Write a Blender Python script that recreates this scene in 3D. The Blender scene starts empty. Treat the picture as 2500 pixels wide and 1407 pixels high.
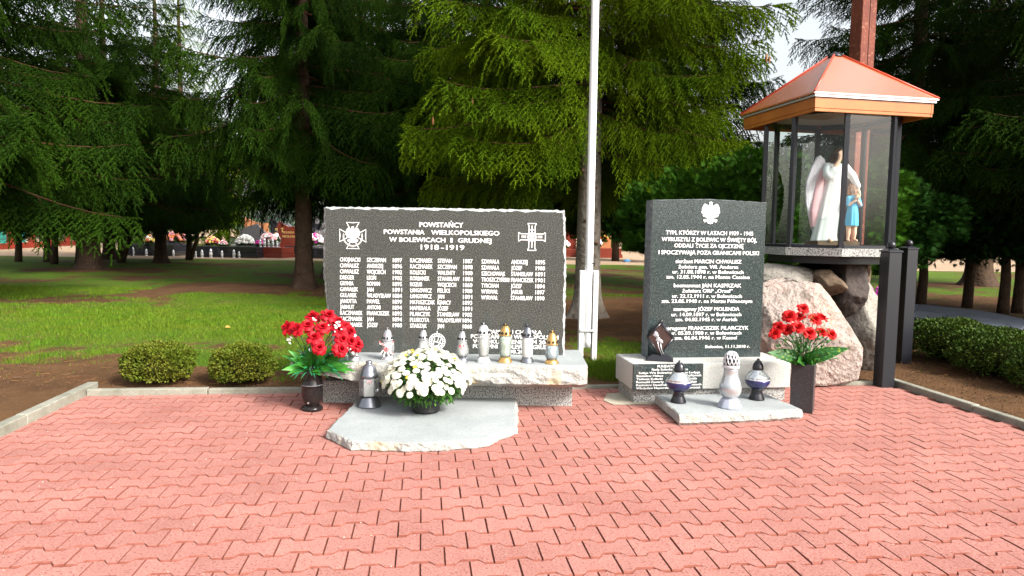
import bpy, bmesh, math, random
import numpy as np
from mathutils import Vector, Matrix, noise
random.seed(7)
rng = np.random.default_rng(7)
PI = math.pi
R = math.radians
SC = bpy.context.scene
COL = SC.collection

# ------------------------------------------------------------------ camera
cam_d = bpy.data.cameras.new('camera')
cam = bpy.data.objects.new('camera', cam_d)
COL.objects.link(cam)
cam_d.sensor_width = 36.0
cam_d.lens = 24.34
cam_d.clip_end = 2000
cam_d.clip_start = 0.05
PITCH, ROLL = math.atan(135.5 / 1690.0), 0.015
cam.matrix_world = (Matrix.Translation((0, 0, 1.34)) @ Matrix.Rotation(PI / 2 - PITCH, 4, 'X') @ Matrix.Rotation(ROLL, 4, 'Z'))
SC.camera = cam

# ------------------------------------------------------------------ world, sun, exposure
SUN_DIR = Vector((0.66, -0.56, 0.64)).normalized()          # towards the sun: behind the camera, to the right
world = bpy.data.worlds.new('World')
SC.world = world
world.use_nodes = True
nt = world.node_tree
bg = nt.nodes['Background']
sky = nt.nodes.new('ShaderNodeTexSky')
sky.sky_type = 'NISHITA'
sky.sun_disc = False
sky.sun_elevation = math.asin(SUN_DIR.z)
sky.sun_rotation = math.atan2(SUN_DIR.x, SUN_DIR.y)
sky.air_density = 1.3
sky.dust_density = 5.0
sky.ozone_density = 1.0
hs = nt.nodes.new('ShaderNodeHueSaturation')
hs.inputs['Saturation'].default_value = 0.30
nt.links.new(sky.outputs['Color'], hs.inputs['Color'])
nt.links.new(hs.outputs['Color'], bg.inputs['Color'])
bg.inputs['Strength'].default_value = 0.15
sun_d = bpy.data.lights.new('sun', 'SUN')
sun_d.energy = 2.9
sun_d.angle = R(13)
sun_d.color = (1.0, 0.96, 0.90)
sun = bpy.data.objects.new('sun', sun_d)
COL.objects.link(sun)
sun.rotation_euler = SUN_DIR.to_track_quat('Z', 'Y').to_euler()
sun.location = SUN_DIR * 40
SC.view_settings.view_transform = 'Standard'
SC.view_settings.look = 'None'
SC.view_settings.gamma = 1.0
SC.view_settings.exposure = 1.16
SC.render.engine = 'CYCLES'
SC.cycles.max_bounces = 6
SC.cycles.diffuse_bounces = 3
SC.cycles.glossy_bounces = 3
SC.cycles.transparent_max_bounces = 14
SC.cycles.caustics_reflective = False
SC.cycles.caustics_refractive = False

# ------------------------------------------------------------------ helpers: materials
MATS = {}
def mat(name, col=(0.5, 0.5, 0.5), rough=0.6, spec=0.5, metal=0.0, var=0.0, scale=8.0, col2=None, bump=0.0, bscale=40.0,
        speck=None, island=0.0, objrnd=0.0, trans=0.0, coat=0.0, detail=6.0, bdist=0.01, world=False):
    """Principled material; var/col2 mix by noise, speck=(scale, amount, colour), island/objrnd value jitter."""
    if name in MATS:
        return MATS[name]
    m = bpy.data.materials.new(name)
    m.use_nodes = True
    t = m.node_tree
    N, L = t.nodes, t.links
    b = N['Principled BSDF']
    b.inputs['Roughness'].default_value = rough
    b.inputs['Specular IOR Level'].default_value = spec
    b.inputs['Metallic'].default_value = metal
    b.inputs['Coat Weight'].default_value = coat
    tc = N.new('ShaderNodeTexCoord')
    CO = N.new('ShaderNodeNewGeometry').outputs['Position'] if world else tc.outputs['Object']
    rgb = N.new('ShaderNodeRGB')
    rgb.outputs[0].default_value = (*col, 1)
    out = rgb.outputs[0]
    def mix(fac, a, bcol):
        x = N.new('ShaderNodeMix')
        x.data_type = 'RGBA'
        if isinstance(fac, float):
            x.inputs[0].default_value = fac
        else:
            L.new(fac, x.inputs[0])
        L.new(a, x.inputs[6])
        if isinstance(bcol, tuple):
            x.inputs[7].default_value = (*bcol, 1)
        else:
            L.new(bcol, x.inputs[7])
        return x.outputs[2]
    def ramp(sock, p0, p1):
        r = N.new('ShaderNodeMapRange')
        r.inputs[1].default_value = p0
        r.inputs[2].default_value = p1
        L.new(sock, r.inputs[0])
        return r.outputs[0]
    if col2 is not None or var:
        nz = N.new('ShaderNodeTexNoise')
        nz.inputs['Scale'].default_value = scale
        nz.inputs['Detail'].default_value = detail
        nz.inputs['Roughness'].default_value = 0.62
        L.new(CO, nz.inputs['Vector'])
        c2 = col2 if col2 is not None else tuple(max(0, c * (1 - var)) for c in col)
        out = mix(ramp(nz.outputs['Fac'], 0.34, 0.68), out, c2)
    if speck is not None:
        specks = speck if isinstance(speck, list) else [speck]
        for k, (ss, amt, sc) in enumerate(specks):
            nz = N.new('ShaderNodeTexNoise')
            nz.inputs['Scale'].default_value = ss
            nz.inputs['Detail'].default_value = 2.0
            nz.noise_dimensions = '4D'
            nz.inputs['W'].default_value = 3.7 * k
            L.new(CO, nz.inputs['Vector'])
            out = mix(ramp(nz.outputs['Fac'], 0.62 - 0.25 * amt, 0.72 - 0.2 * amt), out, sc)
    if island or objrnd:
        g = N.new('ShaderNodeNewGeometry')
        oi = N.new('ShaderNodeObjectInfo')
        ad = N.new('ShaderNodeMath'); ad.operation = 'ADD'
        L.new(g.outputs['Random Per Island'], ad.inputs[0])
        L.new(oi.outputs['Random'], ad.inputs[1])
        fr = N.new('ShaderNodeMath'); fr.operation = 'FRACT'
        L.new(ad.outputs[0], fr.inputs[0])
        amt = max(island, objrnd)
        mr = N.new('ShaderNodeMapRange')
        mr.inputs[3].default_value = 1 - amt
        mr.inputs[4].default_value = 1 + amt
        L.new(fr.outputs[0], mr.inputs[0])
        hv = N.new('ShaderNodeHueSaturation')
        L.new(mr.outputs[0], hv.inputs['Value'])
        L.new(out, hv.inputs['Color'])
        out = hv.outputs[0]
    L.new(out, b.inputs['Base Color'])
    if bump:
        nb = N.new('ShaderNodeTexNoise')
        nb.inputs['Scale'].default_value = bscale
        nb.inputs['Detail'].default_value = 5.0
        L.new(CO, nb.inputs['Vector'])
        bp = N.new('ShaderNodeBump')
        bp.inputs['Strength'].default_value = bump
        bp.inputs['Distance'].default_value = bdist
        L.new(nb.outputs['Fac'], bp.inputs['Height'])
        L.new(bp.outputs[0], b.inputs['Normal'])
    if trans:
        o = N['Material Output']
        tr = N.new('ShaderNodeBsdfTranslucent')
        L.new(out, tr.inputs[0])
        ms = N.new('ShaderNodeMixShader')
        ms.inputs[0].default_value = trans
        L.new(b.outputs[0], ms.inputs[1])
        L.new(tr.outputs[0], ms.inputs[2])
        L.new(ms.outputs[0], o.inputs[0])
    MATS[name] = m
    return m

def glass_mat(name, tint=(0.95, 0.98, 0.97), refl=0.06, rough=0.02, body=0.0, bodycol=(0.8, 0.85, 0.85), ior=1.5, cap=1.0):
    """thin clear glass: what shows through plus the fresnel reflection of what stands around."""
    if name in MATS:
        return MATS[name]
    m = bpy.data.materials.new(name)
    m.use_nodes = True
    N, L = m.node_tree.nodes, m.node_tree.links
    N.remove(N['Principled BSDF'])
    o = N['Material Output']
    tr = N.new('ShaderNodeBsdfTransparent'); tr.inputs[0].default_value = (*tint, 1)
    gl = N.new('ShaderNodeBsdfGlossy'); gl.inputs['Roughness'].default_value = rough
    fr = N.new('ShaderNodeFresnel'); fr.inputs[0].default_value = ior
    mu = N.new('ShaderNodeMath'); mu.operation = 'MULTIPLY_ADD'
    mu.inputs[1].default_value = 1.0
    mu.inputs[2].default_value = refl
    mu.use_clamp = True
    L.new(fr.outputs[0], mu.inputs[0])
    ms = N.new('ShaderNodeMixShader')
    mn = N.new('ShaderNodeMath'); mn.operation = 'MINIMUM'; mn.inputs[1].default_value = cap
    L.new(mu.outputs[0], mn.inputs[0])
    L.new(mn.outputs[0], ms.inputs[0])
    base = tr.outputs[0]
    if body:
        df = N.new('ShaderNodeBsdfDiffuse'); df.inputs[0].default_value = (*bodycol, 1)
        mb = N.new('ShaderNodeMixShader'); mb.inputs[0].default_value = body
        L.new(tr.outputs[0], mb.inputs[1]); L.new(df.outputs[0], mb.inputs[2])
        base = mb.outputs[0]
    L.new(base, ms.inputs[1])
    L.new(gl.outputs[0], ms.inputs[2])
    L.new(ms.outputs[0], o.inputs[0])
    MATS[name] = m
    return m

# ------------------------------------------------------------------ helpers: objects
def obj(name, me, material=None, parent=None, loc=None, rot=None):
    if isinstance(me, bmesh.types.BMesh):
        bm = me
        me = bpy.data.meshes.new(name)
        bm.normal_update()
        bm.to_mesh(me)
        bm.free()
    if material is not None and len(me.materials) == 0:
        for mm in (material if isinstance(material, (list, tuple)) else [material]):
            me.materials.append(mm)
    o = bpy.data.objects.new(name, me)
    COL.objects.link(o)
    if parent is not None:
        o.parent = parent
    if loc is not None:
        o.location = loc
    if rot is not None:
        o.rotation_euler = rot
    return o

def tag(o, label=None, cat=None, group=None, kind=None):
    if label: o['label'] = label
    if cat: o['category'] = cat
    if group: o['group'] = group
    if kind: o['kind'] = kind
    return o

def thing(name, label, cat, loc=(0, 0, 0), rz=0.0, group=None):
    o = bpy.data.objects.new(name, None)
    o.empty_display_size = 0.1
    COL.objects.link(o)
    o.location = loc
    o.rotation_euler = (0, 0, rz)
    return tag(o, label, cat, group)

def copy_tree(o, parent=None):
    c = o.copy()
    COL.objects.link(c)
    c.parent = parent
    for ch in list(o.children):
        copy_tree(ch, c)
    return c

def npmesh(name, V, T, attrs=None, smooth=False, mats=None, matidx=None):
    V = np.asarray(V, np.float32).reshape(-1, 3)
    T = np.asarray(T, np.int32)
    n, k = T.shape
    me = bpy.data.meshes.new(name)
    me.vertices.add(len(V))
    me.vertices.foreach_set('co', V.ravel())
    me.loops.add(n * k)
    me.loops.foreach_set('vertex_index', T.ravel())
    me.polygons.add(n)
    me.polygons.foreach_set('loop_start', np.arange(0, n * k, k, dtype=np.int32))
    me.polygons.foreach_set('use_smooth', np.full(n, smooth))
    if mats:
        for mm in mats:
            me.materials.append(mm)
    if matidx is not None:
        me.polygons.foreach_set('material_index', np.asarray(matidx, np.int32))
    if attrs:
        for an, av in attrs.items():
            if av.ndim == 2:
                a = me.attributes.new(an, 'FLOAT_COLOR', 'POINT')
                a.data.foreach_set('color', av.astype(np.float32).ravel())
            else:
                a = me.attributes.new(an, 'FLOAT', 'POINT')
                a.data.foreach_set('value', av.astype(np.float32))
    me.update(calc_edges=True)
    return me

def smooth(me_or_o):
    me = me_or_o.data if hasattr(me_or_o, 'data') else me_or_o
    me.polygons.foreach_set('use_smooth', np.ones(len(me.polygons), bool))
    return me_or_o

def box(bm, x0, x1, y0, y1, z0, z1, bev=0.0, M=None, seg=1):
    vs = [bm.verts.new((x, y, z)) for z in (z0, z1) for y in (y0, y1) for x in (x0, x1)]
    fs = [bm.faces.new([vs[i] for i in q]) for q in ((0, 2, 3, 1), (4, 5, 7, 6), (0, 1, 5, 4), (2, 6, 7, 3), (0, 4, 6, 2), (1, 3, 7, 5))]
    new = vs
    if bev:
        ed = list({e for f in fs for e in f.edges})
        r = bmesh.ops.bevel(bm, geom=ed, offset=bev, segments=seg, affect='EDGES', profile=0.6)
        new = list({v for f in r['faces'] for v in f.verts} | {v for v in vs if v.is_valid})
    if M is not None:
        bmesh.ops.transform(bm, matrix=M, verts=[v for v in new if v.is_valid])
    return bm

def nbox(*a, **k):
    return box(bmesh.new(), *a, **k)

def lathe(bm, prof, seg=24, c=(0, 0, 0), ripple=None, sq=None):
    rings = []
    for (r, z) in prof:
        ring = []
        for k in range(seg):
            a = 2 * PI * k / seg
            rr = r
            if ripple:
                rr = r * (1 + ripple[0] * math.cos(ripple[1] * a))
            if sq:
                m_ = PI / sq
                rr = r / max(math.cos(((a) % (2 * m_)) - m_), 0.5) * math.cos(m_) * 1.05
            ring.append(bm.verts.new((c[0] + rr * math.cos(a), c[1] + rr * math.sin(a), c[2] + z)))
        rings.append(ring)
    for a, b in zip(rings[:-1], rings[1:]):
        for k in range(seg):
            f = bm.faces.new((a[k], a[(k + 1) % seg], b[(k + 1) % seg], b[k]))
            f.smooth = True
    if prof[0][0] > 1e-4:
        bm.faces.new(list(reversed(rings[0])))
    if prof[-1][0] > 1e-4:
        bm.faces.new(rings[-1])
    return bm

def nlathe(*a, **k):
    return lathe(bmesh.new(), *a, **k)

def tube(bm, pts, rad, seg=8, cap=True):
    pts = [Vector(p) for p in pts]
    rings = []
    up = Vector((0.13, 0.21, 0.97))
    for i, p in enumerate(pts):
        d = (pts[min(i + 1, len(pts) - 1)] - pts[max(i - 1, 0)]).normalized()
        u = d.cross(up)
        if u.length < 1e-3:
            u = d.cross(Vector((1, 0, 0)))
        u.normalize()
        v = d.cross(u)
        r = rad[i] if isinstance(rad, (list, tuple)) else rad
        rings.append([bm.verts.new(p + (u * math.cos(2 * PI * k / seg) + v * math.sin(2 * PI * k / seg)) * r) for k in range(seg)])
    for a, b in zip(rings[:-1], rings[1:]):
        for k in range(seg):
            f = bm.faces.new((a[k], b[k], b[(k + 1) % seg], a[(k + 1) % seg]))
            f.smooth = True
    if cap:
        bm.faces.new(rings[0])
        bm.faces.new(list(reversed(rings[-1])))
    return bm

def prism(bm, out, y0, y1, M=None):
    """polygon in (x, z) extruded along y"""
    a = [bm.verts.new((x, y0, z)) for x, z in out]
    b = [bm.verts.new((x, y1, z)) for x, z in out]
    n = len(out)
    bm.faces.new(a)
    bm.faces.new(list(reversed(b)))
    for i in range(n):
        bm.faces.new((a[(i + 1) % n], a[i], b[i], b[(i + 1) % n]))
    if M is not None:
        bmesh.ops.transform(bm, matrix=M, verts=a + b)
    bmesh.ops.recalc_face_normals(bm, faces=bm.faces)
    return bm

def strokes(bm, lines, w, y=0.0):
    """flat engraved strokes in the x-z plane"""
    for ln in lines:
        ln = [Vector((p[0], 0, p[1])) for p in ln]
        n = len(ln)
        L_, R_ = [], []
        for i, p in enumerate(ln):
            d = (ln[min(i + 1, n - 1)] - ln[max(i - 1, 0)])
            if d.length < 1e-6:
                d = Vector((1, 0, 0))
            d.normalize()
            s = Vector((-d.z, 0, d.x)) * w / 2
            L_.append(bm.verts.new((p.x + s.x, y, p.z + s.z)))
            R_.append(bm.verts.new((p.x - s.x, y, p.z - s.z)))
        for i in range(n - 1):
            bm.faces.new((L_[i], R_[i], R_[i + 1], L_[i + 1]))
    return bm

def fbm(x, y, z=0.0, o=4):
    return noise.fractal(Vector((x, y, z)), 0.6, 2.0, o, noise_basis='PERLIN_ORIGINAL')

# ------------------------------------------------------------------ helpers: lettering
_fc = bpy.data.curves.new('lettering', 'FONT')
_fc.resolution_u = 2
_fo = bpy.data.objects.new('lettering', _fc)
def text_geo(s, x, w, z, cap, y=0.0, bold=0.045):
    """verts / faces of a flat line of text in the x-z plane, left x, width w (None = natural), baseline z, cap height"""
    _fc.body = s
    _fc.offset = bold
    _fo.to_mesh_clear()
    me = _fo.to_mesh()
    V = np.array([v.co[:] for v in me.vertices], float)
    Fc = [list(p.vertices) for p in me.polygons]
    _fc.body = 'H'
    _fo.to_mesh_clear()
    hm = _fo.to_mesh()
    hy = np.array([v.co[1] for v in hm.vertices])
    H0, H1 = hy.min(), hy.max()
    sz = cap / (H1 - H0)
    x0, x1 = V[:, 0].min(), V[:, 0].max()
    sx = (w / (x1 - x0)) if w else sz * 0.86
    X = x + (V[:, 0] - x0) * sx
    Z = z + (V[:, 1] - H0) * sz
    return np.stack([X, np.full_like(X, y), Z], 1), Fc

def inscription(items, material, parent, y=0.0, name='inscription_line', bold=0.045):
    o = None
    for it in items:
        bm = bmesh.new()
        V, Fc = text_geo(*it, y=y, bold=0.0)
        b = bold * it[4]                                    # heavy strokes: the thin outline struck several times
        for k, (dx, dz) in enumerate(((-1.2, 0), (-0.4, 0.4), (0.4, -0.4), (1.2, 0))):
            vs = [bm.verts.new((v[0] + dx * b, v[1] - 0.0002 * k, v[2] + dz * b)) for v in V]
            for f in Fc:
                try:
                    bm.faces.new([vs[i] for i in f])
                except ValueError:
                    pass
        for f in bm.faces:
            f.normal_update()
            if f.normal.y > 0:
                f.normal_flip()
        o = obj(name, bm, material, parent)
    return o
# ================================================================== STRUCTURE
TH = R(7.3)
PO = Vector((-3.45, 5.38, 0))
E1 = Vector((math.cos(TH), math.sin(TH), 0))
E2 = Vector((-math.sin(TH), math.cos(TH), 0))
PAVE_S = 7.0
def st(s, t, z=0.0):
    p = PO + E1 * s + E2 * t
    return (p.x, p.y, z)

def vnoise(x, y, f, seed=0):
    """cheap smooth value noise, vectorised"""
    x = x * f + seed * 17.3; y = y * f + seed * 9.1
    xi, yi = np.floor(x).astype(int), np.floor(y).astype(int)
    xf, yf = x - xi, y - yi
    xf, yf = xf * xf * (3 - 2 * xf), yf * yf * (3 - 2 * yf)
    def h(a, b):
        n_ = (a * 374761393 + b * 668265263 + seed * 1274126177) & 0x7fffffff
        n_ = ((n_ ^ (n_ >> 13)) * 1274126177) & 0x7fffffff
        return ((n_ ^ (n_ >> 16)) & 0xffff) / 65535.0
    return (h(xi, yi) * (1 - xf) + h(xi + 1, yi) * xf) * (1 - yf) + (h(xi, yi + 1) * (1 - xf) + h(xi + 1, yi + 1) * xf) * yf

def grass_mask(x, y):
    """1 = turf, 0 = bare soil / needle litter"""
    t = -(x - PO.x) * math.sin(TH) + (y - PO.y) * math.cos(TH)
    n = 0.30 * vnoise(x * .7, y, 0.5, 1) + 0.30 * vnoise(x * .7, y, 1.3, 2) + 0.25 * vnoise(x * .8, y, 3.1, 3) + 0.15 * vnoise(x, y, 7.0, 4)
    g = np.clip((t - 0.20) / 1.5, 0, 1) * 0.52 + 0.24
    def blob(cx, cy, rx, ry, a):
        return a * np.exp(-(((x - cx) / rx) ** 2 + ((y - cy) / ry) ** 2) ** 1.5)
    g = g - blob(1.9, 10.9, 3.0, 2.6, 1.0) - blob(-4.7, 15.2, 2.6, 1.3, 0.9) - blob(-12.9, 20.6, 2.4, 1.1, 0.8)
    g = g - blob(-5.6, 6.5, 2.0, 0.7, 0.45) - blob(-3.0, 7.6, 1.3, 0.3, 0.5) - blob(-0.2, 12.5, 1.5, 1.2, 0.3)
    g = g - blob(6.5, 7.0, 3.4, 3.2, 1.3) - blob(10.0, 13.5, 5.5, 2.6, 0.85) - blob(13.3, 19.7, 2.5, 1.4, 0.6)
    g = g + blob(-3.5, 10.5, 4.0, 2.2, 0.35) + blob(0.95, 6.75, 0.55, 0.45, 0.7) + blob(1.4, 7.9, 1.0, 0.6, 0.35)
    return np.clip((g + (n - 0.5) * 2.5 - 0.30) * 1.9, 0, 1)

def sand_mask(x, y):
    n = vnoise(x, y, 0.5, 5)
    return np.clip((y - 28.6 - n * 1.2 + 0.02 * np.abs(x + 4)) * 1.2, 0, 1)

def lines(*segs):
    out = []
    for a, b, step in segs:
        n = max(1, int(round((b - a) / step)))
        out += [a + (b - a) * i / n for i in range(n)]
    out.append(segs[-1][1])
    return np.array(out)

sl = lines((-400, -60, 60), (-60, -12, 3), (-12, 0, 0.16), (0, PAVE_S, 0.16), (PAVE_S, 18, 0.16), (18, 60, 3), (60, 400, 60))
tl = lines((-60, -9, 5), (-9, 0, 0.3), (0, 12, 0.16), (12, 34, 0.6), (34, 80, 4), (80, 700, 80))
SS, TT = np.meshgrid(sl, tl, indexing='ij')
GX = PO.x + E1.x * SS + E2.x * TT
GY = PO.y + E1.y * SS + E2.y * TT
edge = np.minimum(np.abs(TT) + np.maximum(0, -SS) * 0 , 1.0)
inside = (SS > -0.001) & (SS < PAVE_S + 0.001) & (TT < 0.001)
dist = np.clip(np.maximum(np.maximum(-SS, SS - PAVE_S), TT), 0, 1)
far = np.clip((GY - 26) / 6, 0, 1)
GZ = 0.02 + dist * (1 - far) * (0.05 * (vnoise(GX, GY, 0.8, 8) - 0.5) + 0.025 * (vnoise(GX, GY, 3.1, 9) - 0.5))
nS, nT = SS.shape
idx = np.arange(nS * nT).reshape(nS, nT)
quads = np.stack([idx[:-1, :-1], idx[1:, :-1], idx[1:, 1:], idx[:-1, 1:]], -1).reshape(-1, 4)
sc_ = (SS[:-1, :-1] + SS[1:, 1:]) / 2
tc_ = (TT[:-1, :-1] + TT[1:, 1:]) / 2
keep = ~((sc_ > 0) & (sc_ < PAVE_S) & (tc_ < 0) & (tc_ > -9)).reshape(-1)
quads = quads[keep]
gm = npmesh('ground', np.stack([GX, GY, GZ], -1), quads,
            attrs={'grass': grass_mask(GX, GY).ravel(), 'sand': sand_mask(GX, GY).ravel()}, smooth=True)

def ground_mat():
    m = bpy.data.materials.new('lawn_soil_sand')
    m.use_nodes = True
    N, L = m.node_tree.nodes, m.node_tree.links
    b = N['Principled BSDF']
    b.inputs['Roughness'].default_value = 0.95
    b.inputs['Specular IOR Level'].default_value = 0.15
    geo = N.new('ShaderNodeNewGeometry')
    def nz(scale, detail=6):
        n = N.new('ShaderNodeTexNoise')
        n.inputs['Scale'].default_value = scale
        n.inputs['Detail'].default_value = detail
        n.inputs['Roughness'].default_value = 0.65
        L.new(geo.outputs['Position'], n.inputs['Vector'])
        return n.outputs['Fac']
    def mr(s, a, b_):
        r = N.new('ShaderNodeMapRange'); r.inputs[1].default_value = a; r.inputs[2].default_value = b_
        L.new(s, r.inputs[0]); return r.outputs[0]
    def mix(f, a, c):
        x = N.new('ShaderNodeMix'); x.data_type = 'RGBA'; L.new(f, x.inputs[0])
        for s, v in ((6, a), (7, c)):
            if isinstance(v, tuple): x.inputs[s].default_value = (*v, 1)
            else: L.new(v, x.inputs[s])
        return x.outputs[2]
    def attr(n):
        a = N.new('ShaderNodeAttribute'); a.attribute_name = n; return a.outputs['Fac']
    soil = mix(mr(nz(2.2), .35, .65), (0.075, 0.038, 0.016), (0.140, 0.070, 0.030))
    soil = mix(mr(nz(38, 3), .55, .72), soil, (0.16, 0.095, 0.05))
    soil = mix(mr(nz(1.1), .55, .7), soil, (0.105, 0.045, 0.020))
    turf = mix(mr(nz(1.4), .35, .65), (0.070, 0.145, 0.008), (0.108, 0.170, 0.010))
    turf = mix(mr(nz(30, 5), .42, .70), turf, (0.022, 0.062, 0.004))
    turf = mix(mr(nz(3.5, 8), .52, .72), turf, (0.15, 0.11, 0.030))
    sand = mix(mr(nz(0.8), .35, .65), (0.42, 0.30, 0.20), (0.33, 0.23, 0.15))
    ga = N.new('ShaderNodeMath'); ga.operation = 'ADD'; L.new(attr('grass'), ga.inputs[0])
    gn = N.new('ShaderNodeMath'); gn.operation = 'MULTIPLY_ADD'
    L.new(nz(14, 5), gn.inputs[0]); gn.inputs[1].default_value = 1.5; gn.inputs[2].default_value = -0.75
    L.new(gn.outputs[0], ga.inputs[1])
    col = mix(mr(ga.outputs[0], .35, .6), soil, turf)
    col = mix(mr(attr('sand'), .3, .7), col, sand)
    L.new(col, b.inputs['Base Color'])
    bp = N.new('ShaderNodeBump'); bp.inputs['Strength'].default_value = 0.7; bp.inputs['Distance'].default_value = 0.05
    L.new(nz(45, 6), bp.inputs['Height']); L.new(bp.outputs[0], b.inputs['Normal'])
    return m
ground = tag(obj('ground', gm, ground_mat()), kind='structure')

# ---- pavement: bed of grey jointing sand, then every paving block
M_BED = mat('jointing_sand', (0.115, 0.055, 0.040), 0.95, 0.1, var=0.5, scale=30)
M_PAVER = mat('red_concrete_paver', (0.365, 0.166, 0.137), 0.85, 0.25, col2=(0.275, 0.113, 0.092), scale=1.7, objrnd=0.06, world=True,
              speck=[(120, 0.35, (0.42, 0.21, 0.175)), (90, 0.28, (0.19, 0.065, 0.052))], bump=0.35, bscale=160, bdist=0.004)
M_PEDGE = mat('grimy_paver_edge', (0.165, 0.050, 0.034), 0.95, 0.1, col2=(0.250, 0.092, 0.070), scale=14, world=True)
M_KERB = mat('weathered_concrete', (0.30, 0.29, 0.24), 0.9, 0.2, col2=(0.17, 0.17, 0.13), scale=7, speck=(120, 0.4, (0.16, 0.16, 0.13)), bump=0.4, bscale=60)
bm = bmesh.new()
vs = [bm.verts.new(st(s, t, -0.0075)) for s, t in ((-0.02, -9), (PAVE_S + 0.02, -9), (PAVE_S + 0.02, 0.02), (-0.02, 0.02))]
bm.faces.new(vs)
pavement = tag(obj('pavement', bm, M_BED), kind='structure')

PL, PP_ = 0.2, 0.1395                                   # block length, course pitch
def paver_outline(g=0.0018):
    h, a = PP_ / 2, 0.0150
    e = PL / 2 - g
    top = [(x, z - 0.0006) for x, z in ((-e, h + a - g), (-0.060, h + a - g), (-0.036, h - a - g), (0.036, h - a - g), (0.060, h + a - g), (e, h + a - g))]
    bot = [(-x, -z) for x, z in top]
    return top + bot
def paver_mesh():
    bm = bmesh.new()
    o = paver_outline()
    o2 = [(x * (1 - 0.0024 / 0.1), z - math.copysign(0.0068, z)) for x, z in o]
    rings = [[bm.verts.new((x, y, z)) for x, y in oo] for oo, z in ((o, -0.03), (o, -0.0055), (o2, 0.0))]
    n = len(o)
    for a, b in zip(rings[:-1], rings[1:]):
        for i in range(n):
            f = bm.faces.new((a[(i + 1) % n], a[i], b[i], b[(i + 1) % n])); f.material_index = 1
    f = bm.faces.new(list(reversed(rings[-1])))
    bmesh.ops.recalc_face_normals(bm, faces=bm.faces)
    me = bpy.data.meshes.new('paver')
    bm.to_mesh(me)
    bm.free()
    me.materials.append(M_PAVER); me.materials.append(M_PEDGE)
    return me
PM = paver_mesh()
cells = []
FLAG = [(-1.17, 5.29), (-1.175, 4.37), (-0.96, 4.135), (-0.53, 4.115), (-0.165, 4.225), (0.047, 4.53), (0.04, 5.33)]
def in_poly(x, y, P):
    c = False
    for (x1, y1), (x2, y2) in zip(P, P[1:] + P[:1]):
        if (y1 > y) != (y2 > y) and x < (x2 - x1) * (y - y1) / (y2 - y1) + x1:
            c = not c
    return c
FLAGIN = [(x + (-0.56 - x) * 0.16, y + (4.7 - y) * 0.16) for x, y in FLAG]
nrow = int(4.9 / PP_)
for r_ in range(nrow):
    t = -0.055 - r_ * PP_
    off = (PL / 2 if r_ % 2 else 0) + 0.03
    for c_ in range(-1, int(PAVE_S / PL) + 2):
        s = off + c_ * PL
        if s < -0.02 or s > PAVE_S + 0.02:
            continue
        x, y, _ = st(s, t)
        if in_poly(x, y, FLAGIN):
            continue
        q = Vector((x, y, -1.34))
        d = y * math.cos(PITCH) + 1.34 * math.sin(PITCH)
        inv = 1 if (abs(x / y) < 0.78 and y > 2.55 and y < 7) else 0
        cells.append((inv / max(d, .2) ** 3, x, y))
cells.sort(reverse=True)
rest_V, rest_F = [], []
pv = np.array([v.co[:] for v in PM.vertices]); pf = [(list(p.vertices), p.material_index) for p in PM.polygons]
bmr = bmesh.new()
for i, (sc, x, y) in enumerate(cells):
    z = random.gauss(0, 0.0011); rx, ry, rz = random.gauss(0, .004), random.gauss(0, .004), TH + random.gauss(0, .004)
    M = Matrix.Translation((x, y, z)) @ Matrix.Rotation(rz, 4, 'Z') @ Matrix.Rotation(rx, 4, 'X') @ Matrix.Rotation(ry, 4, 'Y')
    if i < 300:
        o = bpy.data.objects.new('paver', PM)
        COL.objects.link(o)
        o.parent = pavement
        o.matrix_world = M
    else:
        vs = [bmr.verts.new(M @ Vector(v)) for v in pv]
        for f, mi in pf:
            bmr.faces.new([vs[k] for k in f]).material_index = mi
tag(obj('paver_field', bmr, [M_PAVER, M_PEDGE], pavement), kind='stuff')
# behind the camera the paving goes on as a plain sheet
bm = bmesh.new()
bm.faces.new([bm.verts.new(st(s, t, -0.004)) for s, t in ((0, -9), (PAVE_S, -9), (PAVE_S, -4.97), (0, -4.97))])
obj('paving_sheet', bm, M_PAVER, pavement)

# ---- kerb
kerb = tag(obj('kerb', nbox(0, .0001, 0, .0001, -.1, -.0999), M_KERB), kind='structure')
kerb.data = bpy.data.meshes.new('kerb')
def kerb_run(a, b, w, ztop, side, n):
    """kerb stones from st-point a to b"""
    a3, b3 = Vector(st(*a)), Vector(st(*b))
    d = b3 - a3
    ang = math.atan2(d.y, d.x)
    L_ = d.length
    for i in range(n):
        l = L_ / n
        bm = nbox(0.002, l - 0.003, min(0, side * w), max(0, side * w), -0.15, ztop + random.gauss(0, .003), bev=0.006)
        for v in bm.verts:
            v.co.z += 0.004 * noise.noise(Vector((v.co.x * 3 + i * 7, v.co.y * 9, 1)))
        o = obj('kerb_stone', bm, M_KERB, kerb)
        p = a3 + d.normalized() * (l * i)
        o.location = p
        o.rotation_euler = (0, 0, ang + random.gauss(0, .002))
kerb_run((0.09, 0.0), (1.93, 0.0), 0.06, 0.045, 1, 2)
kerb_run((3.98, 0.0), (4.62, 0.0), 0.06, 0.03, 1, 1)
kerb_run((5.80, 0.0), (PAVE_S, 0.0), 0.06, 0.03, 1, 1)
kerb_run((0.09, 0.22), (0.09, -6.0), 0.08, 0.070, -1, 6)
kerb_run((PAVE_S, 0.06), (PAVE_S, -6.0), 0.07, 0.045, 1, 6)

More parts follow.
